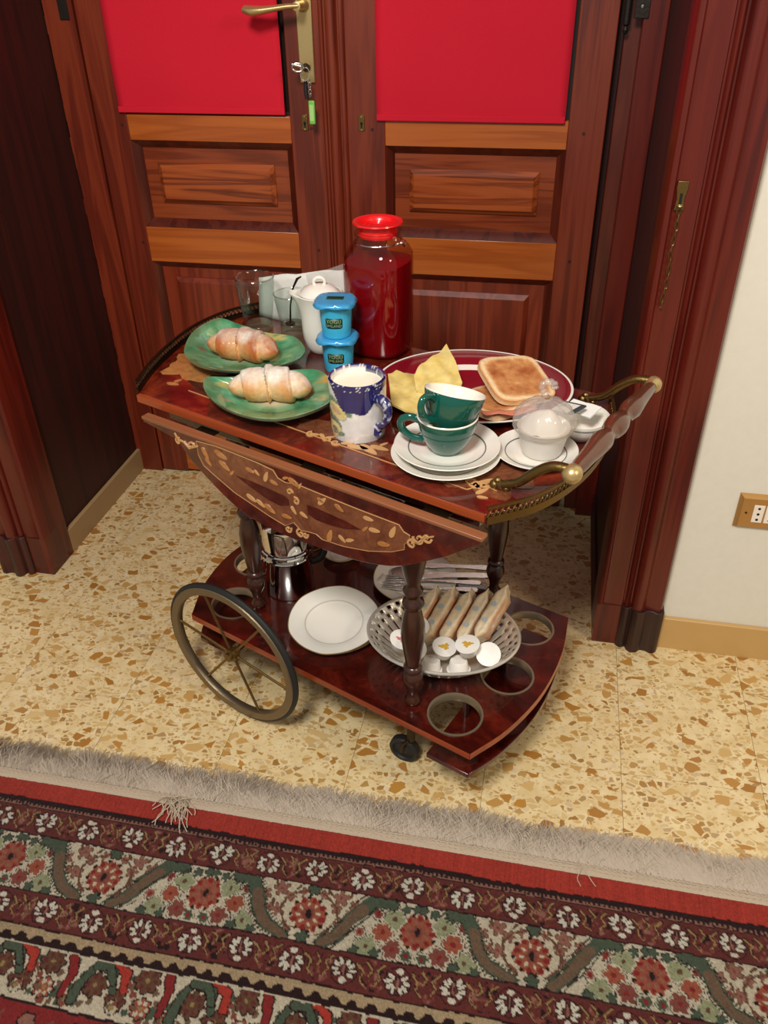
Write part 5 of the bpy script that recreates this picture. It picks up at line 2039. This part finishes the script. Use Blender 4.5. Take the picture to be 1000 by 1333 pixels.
# ---- bowl with sachets
c0 = put(753, 566)
bw = thing('white_bowl', 'round white bowl holding sugar sachets by the handle', 'bowl', (c0.x, c0.y, ZT))
MB().lathe([(.0001, 0), (.024, 0), (.026, .002), (.028, .004), (.036, .010), (.042, .02), (.0445, .032), (.0445, .0345), (.0432, .0352), (.0425, .033), (.04, .022), (.034, .013), (.0001, .009)], 52).build('bowl_body', M['china'], bw, smooth=60)
MB().lathe([(.0446, .0285), (.0452, .0285), (.0452, .0294), (.0446, .0294)], 52, closed=True).build('grey_line', M['greyline'], bw)
for i_, (dx, dy, dz, rz, rx_, ry_, lab) in enumerate(((-.020, .004, .043, -.95, .25, -.3, 'white sachet with dark edge lying across the bowl rim'), (.000, .010, .041, -.7, .3, -.1, 'plain white sachet lying in the bowl behind the printed one'))):
    t = thing('sachet', lab, 'sachet', (c0.x + dx, c0.y + dy, ZT + dz), rz, 'sachets in the bowl')
    t.rotation_euler = (rx_, ry_, rz)
    MB().box(-.027, .027, -.014, .014, -.0012, .0012).build('packet', M['sachet'], t, bevel=.001)
    MB().box(.018, .0275, -.0143, .0143, -.0013, .0015).build('dark_edge' if i_ == 0 else 'crimped_edge', M['sachet_dark'] if i_ == 0 else M['sachet'], t)
    if i_ == 0:
        MB().box(-.026, .018, .0115, .0143, -.0013, .0015).build('printed_border', M['sachet_dark'], t)
        MB().prism([(-.018 + .01 * math.cos(a), .002 + .006 * math.sin(a)) for a in [2 * PI * k / 14 for k in range(14)]], .001, .0016).build('printed_leaf', M['sachet_tint'], t)

# ================================================================== THINGS ON THE LOWER SHELF
ZL = ZS + .0005
# ---- chrome pot
u_, v_ = -.2, .188
p = tw(u_, v_, ZL)
kp = thing('chrome_pot', 'polished chrome coffee pot standing on the lower shelf', 'pot', p, 0)
MB().lathe([(.0001, 0), (.046, 0), (.0495, .003), (.0495, .088), (.0515, .091), (.052, .093), (.0505, .095), (.046, .096), (.046, .104), (.0515, .107), (.0525, .1095), (.051, .112), (.048, .113), (.0001, .113)], 56).build('body', M['chrome'], kp, smooth=40)
up_ = MB().lathe([(.0478, .1125), (.0475, .16), (.046, .165), (.035, .172), (.02, .177), (.0001, .178)], 56).build('lid', M['chrome'], kp, smooth=40)
MB().lathe([(.0001, .176), (.006, .177), (.005, .184), (.010, .190), (.009, .197), (.0001, .199)], 20).build('knob', M['rubber'], up_, smooth=50)
MB().tube(smooth_curve([(.046, 0, .14), (.072, 0, .142), (.083, 0, .12), (.08, 0, .08), (.07, 0, .055), (.05, 0, .05)], 6), .0055, 10, flat=1.5).xf(Matrix.Rotation(math.radians(35), 4, 'Z')).build('handle', M['rubber'], kp, smooth=60)


def scalloped_plate(label, loc, r, tilt=(0, 0, 0), group='scalloped white plates'):
    t = thing('scalloped_plate', label, 'plate', loc, 0, group)
    t.rotation_euler = tilt
    n_ = 120
    prof = [(.0001, 0), (.55, 0), (.6, .0015), (.66, .005), (.80, .009), (.97, .0135), (1.0, .0145), (.99, .0158), (.8, .0112), (.66, .0078), (.62, .0055), (.58, .004), (.0001, .004)]
    def sc(a):
        k = (a / (2 * PI) * 6) % 1
        return 1 - .018 * abs(math.cos(PI * k)) ** 6 + .006 * math.cos(2 * PI * k * 2)
    vs, fs = [], []
    for rr, z in prof:
        for k in range(n_):
            a = 2 * PI * k / n_
            q_ = r * rr * (sc(a) if rr > .7 else 1)
            vs.append((q_ * math.cos(a), q_ * math.sin(a), z))
    for i in range(len(prof) - 1):
        for k in range(n_):
            l = (k + 1) % n_
            fs.append((i * n_ + k, i * n_ + l, (i + 1) * n_ + l, (i + 1) * n_ + k))
    MB().add(vs, fs).build('plate_body', M['china'], t, smooth=60)
    MB().lathe([(r * .625, .0058), (r * .64, .0067), (r * .648, .0078), (r * .63, .007)], 80, closed=True).build('inner_ring', M['greyring'], t)
    MB().tube([(r * 1.0 * sc(2 * PI * k / n_) * math.cos(2 * PI * k / n_), r * sc(2 * PI * k / n_) * math.sin(2 * PI * k / n_), .015) for k in range(n_)], .0011, 6, True).build('gilt_rim', M['gold'], t)
    return t


p = at_z(435, 808, ZL + .02)
scalloped_plate('empty scalloped white plate tilted on its stack beside the basket', (p.x, p.y, ZL + .0115), .0885, (math.radians(6), 0, 0))
scalloped_plate('scalloped white plate at the bottom of the empty stack', (p.x + .002, p.y + .001, ZL), .0875)
p = at_z(541, 752, ZL + .012)
scalloped_plate('scalloped white plate under napkin and cutlery', (p.x, p.y, ZL), .088)
pc = p
scalloped_plate('small scalloped white dish half hidden behind the chrome pot', tw(-.172, .328, ZL), .039)

# ---- folded napkin and cutlery
np_ = thing('folded_napkin', 'folded white paper napkin under the cutlery', 'napkin', (pc.x, pc.y, ZL + .0045), math.radians(-12))
for k in range(2):
    vs, fs = [], []
    for jz in range(9):
        for ix in range(13):
            x, y = -.07 + .15 * ix / 12, -.045 + .09 * jz / 8
            rr = math.hypot(x, y) / .088
            vs.append((x, y, .0005 + .002 * k + max(0, rr - .55) ** 1.4 * .03 + .0008 * math.sin(ix + jz)))
    for jz in range(8):
        for ix in range(12):
            b = jz * 13 + ix
            fs.append((b, b + 1, b + 14, b + 13))
    MB().add(vs, fs).build('paper_layer', M['paper'], np_, solid=.001, fix=False)


def cutlery(kind, label, off, rz, z):
    L = .20
    hw = .0105
    o = MB()
    if kind == 'knife':
        ol = [(-.10, .0), (-.095, .008), (-.07, .0095), (0, .0075), (.01, .006), (.05, .0065), (.09, .009), (.10, .007), (.104, 0), (.10, -.007), (.09, -.009), (.05, -.0065), (.01, -.006), (0, -.008), (-.07, -.0095)]
        o.prism(ol, 0, .0026)
    elif kind == 'fork':
        ol = [(-.035, .011), (-.025, .008), (-.01, .003), (.03, .003), (.08, .0075), (.10, .007), (.104, 0), (.10, -.007), (.08, -.0075), (.03, -.003), (-.01, -.003), (-.025, -.008), (-.035, -.011)]
        o.prism(ol, 0, .0026)
        for k in range(4):
            y = -.0095 + k * .0063
            o.prism([(-.034, y - .0018), (-.034, y + .0018), (-.09, y + .0012), (-.095, y), (-.09, y - .0012)], .0002, .0024)
    else:
        ol = [(-.10 + .032 - .032 * math.cos(a), .0165 * math.sin(a)) for a in [2 * PI * k / 24 for k in range(24)]]
        o.prism(ol, -.001, .0022)
        o.prism([(-.04, .004), (-.02, .003), (.03, .003), (.08, .0075), (.10, .007), (.104, 0), (.10, -.007), (.08, -.0075), (.03, -.003), (-.02, -.003), (-.04, -.004)], 0, .0026)
    ob = o.build(kind, M['steel'], None, smooth=30, bevel=.0007, loc=(pc.x + off[0], pc.y + off[1], z), rot=(0, math.radians(-2), rz))
    return tag(ob, label, 'cutlery', 'cutlery on the napkin')


zc = ZL + .0165
cutlery('fork', 'steel fork lying nearest the front of the napkin', (.03, -.034), math.radians(3), zc)
cutlery('fork', 'steel fork lying between the spoon and another fork', (.034, -.0105), math.radians(3), zc)
cutlery('spoon', 'steel spoon lying across the middle of the napkin', (.045, .0165), math.radians(3), zc)
cutlery('knife', 'steel knife lying on the napkin behind the spoon', (.052, .0455), math.radians(3), zc - .0025)
cutlery('knife', 'steel knife lying on top of the spoon and forks', (.05, .004), math.radians(8), zc + .0028)

# ---- pierced metal basket
p = at_z(577, 822, ZL + .058)
bk = thing('pierced_basket', 'oval pierced metal basket of rusks and jam pots', 'basket', (p.x, p.y, ZL), math.radians(2))
A_, B_ = .139, .108
rows_ = [(.0001, 0), (.3, 0), (.52, .0), (.58, .002), (.64, .008), (.70, .016), (.76, .024), (.82, .032), (.87, .0395), (.905, .045), (.94, .050), (.975, .055), (1.0, .058)]
n_ = 180
vs, fs = [], []
for r, z in rows_:
    for k in range(n_):
        a = 2 * PI * k / n_
        vs.append((A_ * r * math.cos(a), B_ * r * math.sin(a), z + .0005))
for i in range(len(rows_) - 1):
    for k in range(n_):
        l = (k + 1) % n_
        if i in (4, 5, 6) and k % 5 == 0:
            continue
        if i == 8 and k % 5 in (0, 1):
            continue
        if i == 10 and k % 5 in (2, 3):
            continue
        fs.append((i * n_ + k, i * n_ + l, (i + 1) * n_ + l, (i + 1) * n_ + k))
MB().add(vs, fs).build('basket_bowl', M['silver'], bk, smooth=60, solid=.001, fix=True)
MB().tube([(A_ * math.cos(2 * PI * k / n_), B_ * math.sin(2 * PI * k / n_), .0585) for k in range(n_)], .0028, 8, True).build('rolled_rim', M['silver'], bk)


from mathutils.bvhtree import BVHTree


def world_bvh(ob, mtx):
    return BVHTree.FromPolygons([mtx @ v.co for v in ob.data.vertices], [tuple(p.vertices) for p in ob.data.polygons])


bk_m = Matrix.Translation(bk.location) @ bk.rotation_euler.to_matrix().to_4x4()
RESTING = [world_bvh(c_, bk_m) for c_ in bk.children]


def settle(t, body):
    """lower a thing until it touches the basket or a thing already in it"""
    rm = t.rotation_euler.to_matrix().to_4x4()
    z = ZL + .14
    while z > ZL:
        b_ = world_bvh(body, Matrix.Translation((t.location.x, t.location.y, z)) @ rm)
        if any(b_.overlap(o_) for o_ in RESTING):
            break
        z -= .0007
    t.location.z = z
    RESTING.append(world_bvh(body, Matrix.Translation(t.location) @ rm))


def rusk(label, px, z, rz, tilt, lean):
    q_ = at_z(*px, z)
    t = thing('rusk_packet', label, 'rusks', (q_.x, q_.y, z), 0, 'wrapped rusks in the basket')
    t.rotation_euler = (lean, tilt, rz)
    # x: length, y: thickness, z: height; the narrow side faces up
    lx, ly, lz_ = .047, .0124, .0235
    nx_, na_ = 26, 36
    vs, fs, cs = [], [], []
    sal, crm, pal_ = lin((226, 160, 118)), lin((252, 234, 198)), lin((240, 212, 172))
    sd = px[0]
    for i_ in range(nx_ + 1):
        t_ = -1.28 + 2.56 * i_ / nx_
        e_ = max(0, min(1, (abs(t_) - .86) / .34))
        hy = ly * (1 - .93 * e_ ** .8)
        hz = lz_ * (1 - .18 * e_)
        for k in range(na_):
            a = 2 * PI * k / na_
            ca, sa = math.cos(a), math.sin(a)
            q2 = (abs(ca) ** 5 + abs(sa) ** 5) ** -.2
            cr = .0011 * vn(t_ * .05, a * .02, sd, 70) + .0006 * vn(t_ * .05, a * .02, sd, 190)
            vs.append((t_ * lx + (.002 * math.sin(a * 3 + sd) if abs(t_) > 1.2 else 0), (hy + cr) * q2 * ca, (hz + cr) * q2 * sa))
            top_ = abs(sa * q2) > .93
            c = mixc(crm, pal_, .5 + .7 * vn(t_, a, sd, 2)) if top_ or e_ > .3 else mixc(sal, crm, .25 + .8 * vn(t_ * .06, a * .05, sd, 30))
            cs.append(c)
    for i_ in range(nx_):
        for k in range(na_):
            l = (k + 1) % na_
            fs.append((i_ * na_ + k, i_ * na_ + l, (i_ + 1) * na_ + l, (i_ + 1) * na_ + k))
    fs += [tuple(range(na_)), tuple(range(nx_ * na_, (nx_ + 1) * na_))]
    body = MB().add(vs, fs, cs).build('wrapper', M['wrapper'], t, smooth=50)
    settle(t, body)
    for sx in (-.018, .016):
        MB().prism([(sx + .005 * math.cos(a), .005 * math.sin(a)) for a in [2 * PI * k / 14 for k in range(14)]], lz_ - .002, lz_ + .0009).build('blue_print', M['bluedot'], t)
    return t


ZR = ZL + .06
for px_, rz_, ti, le, lab in (((551, 797), 61, -33, 4, 'wrapped rusk packet leaning at the slotted end of the basket'),
                              ((573.5, 799), 61, -36, 4, 'wrapped rusk packet second from the slotted end of the basket'),
                              ((596, 801), 61, -34, 4, 'wrapped rusk packet in the middle of the leaning row'),
                              ((618.5, 803), 61, -37, 4, 'wrapped rusk packet next to the last of the row'),
                              ((641, 806), 61, -33, 4, 'wrapped rusk packet at the end of the row near the bottle holes')):
    rusk(lab, px_, ZR, math.radians(rz_), math.radians(ti), math.radians(le))


def jam(label, px, z, rot, prt):
    q_ = at_z(*px, z)
    K_ = 1.25
    t = thing('jam_pot', label, 'jam', (q_.x, q_.y, z), 0, 'single jam pots in the basket')
    t.rotation_euler = rot
    MB().lathe([(r * K_, z * K_) for r, z in ((.0001, 0), (.0115, 0), (.0125, .001), (.015, .016), (.0175, .0165), (.0178, .0178), (.0001, .018))], 26).build('pot', M['jamwhite'], t, smooth=40)
    settle(t, t.children[0])
    if prt:
        pts = []
        for k in range(30):
            a = 2 * PI * k / 30
            r = .0085 * (1 + .3 * math.sin(3 * a + px[0]) + .2 * math.sin(7 * a))
            pts.append((r * math.cos(a), .7 * r * math.sin(a)))
        MB().prism(pts, .0222, .0229).build('lid_print', M['jamprint'] if prt == 1 else M['jampink'], t, smooth=0)
    return t


ZJ = ZL + .022
for px_, z_, rot, prt, lab in (((520, 842), ZL + .03, (.15, .25, 0), 2, 'white jam pot with pink print near the slotted side'),
                               ((562, 860), ZL + .024, (PI - .12, .1, .3), 0, 'white jam pot tipped upside down near the basket front'),
                               ((597, 863), ZL + .024, (PI - .1, -.1, -.4), 0, 'white jam pot lying upside down at the basket front edge'),
                               ((636, 852), ZL + .034, (.5, -.35, .6), 0, 'plain white jam pot under the last rusk packet'),
                               ((541, 832), ZL + .034, (.2, .2, 0), 0, 'plain white jam pot behind the front post'),
                               ((536, 858), ZL + .026, (.5, .1, .5), 0, 'plain white jam pot beside the upside down pot'),
                               ((577, 842), ZL + .045, (.2, .08, .3), 1, 'white jam pot with yellow print lying highest by the rusks'),
                               ((610, 850), ZL + .045, (.12, -.12, 0), 1, 'white jam pot with yellow print next to the fallen pots')):
    jam(lab, px_, z_, rot, prt)
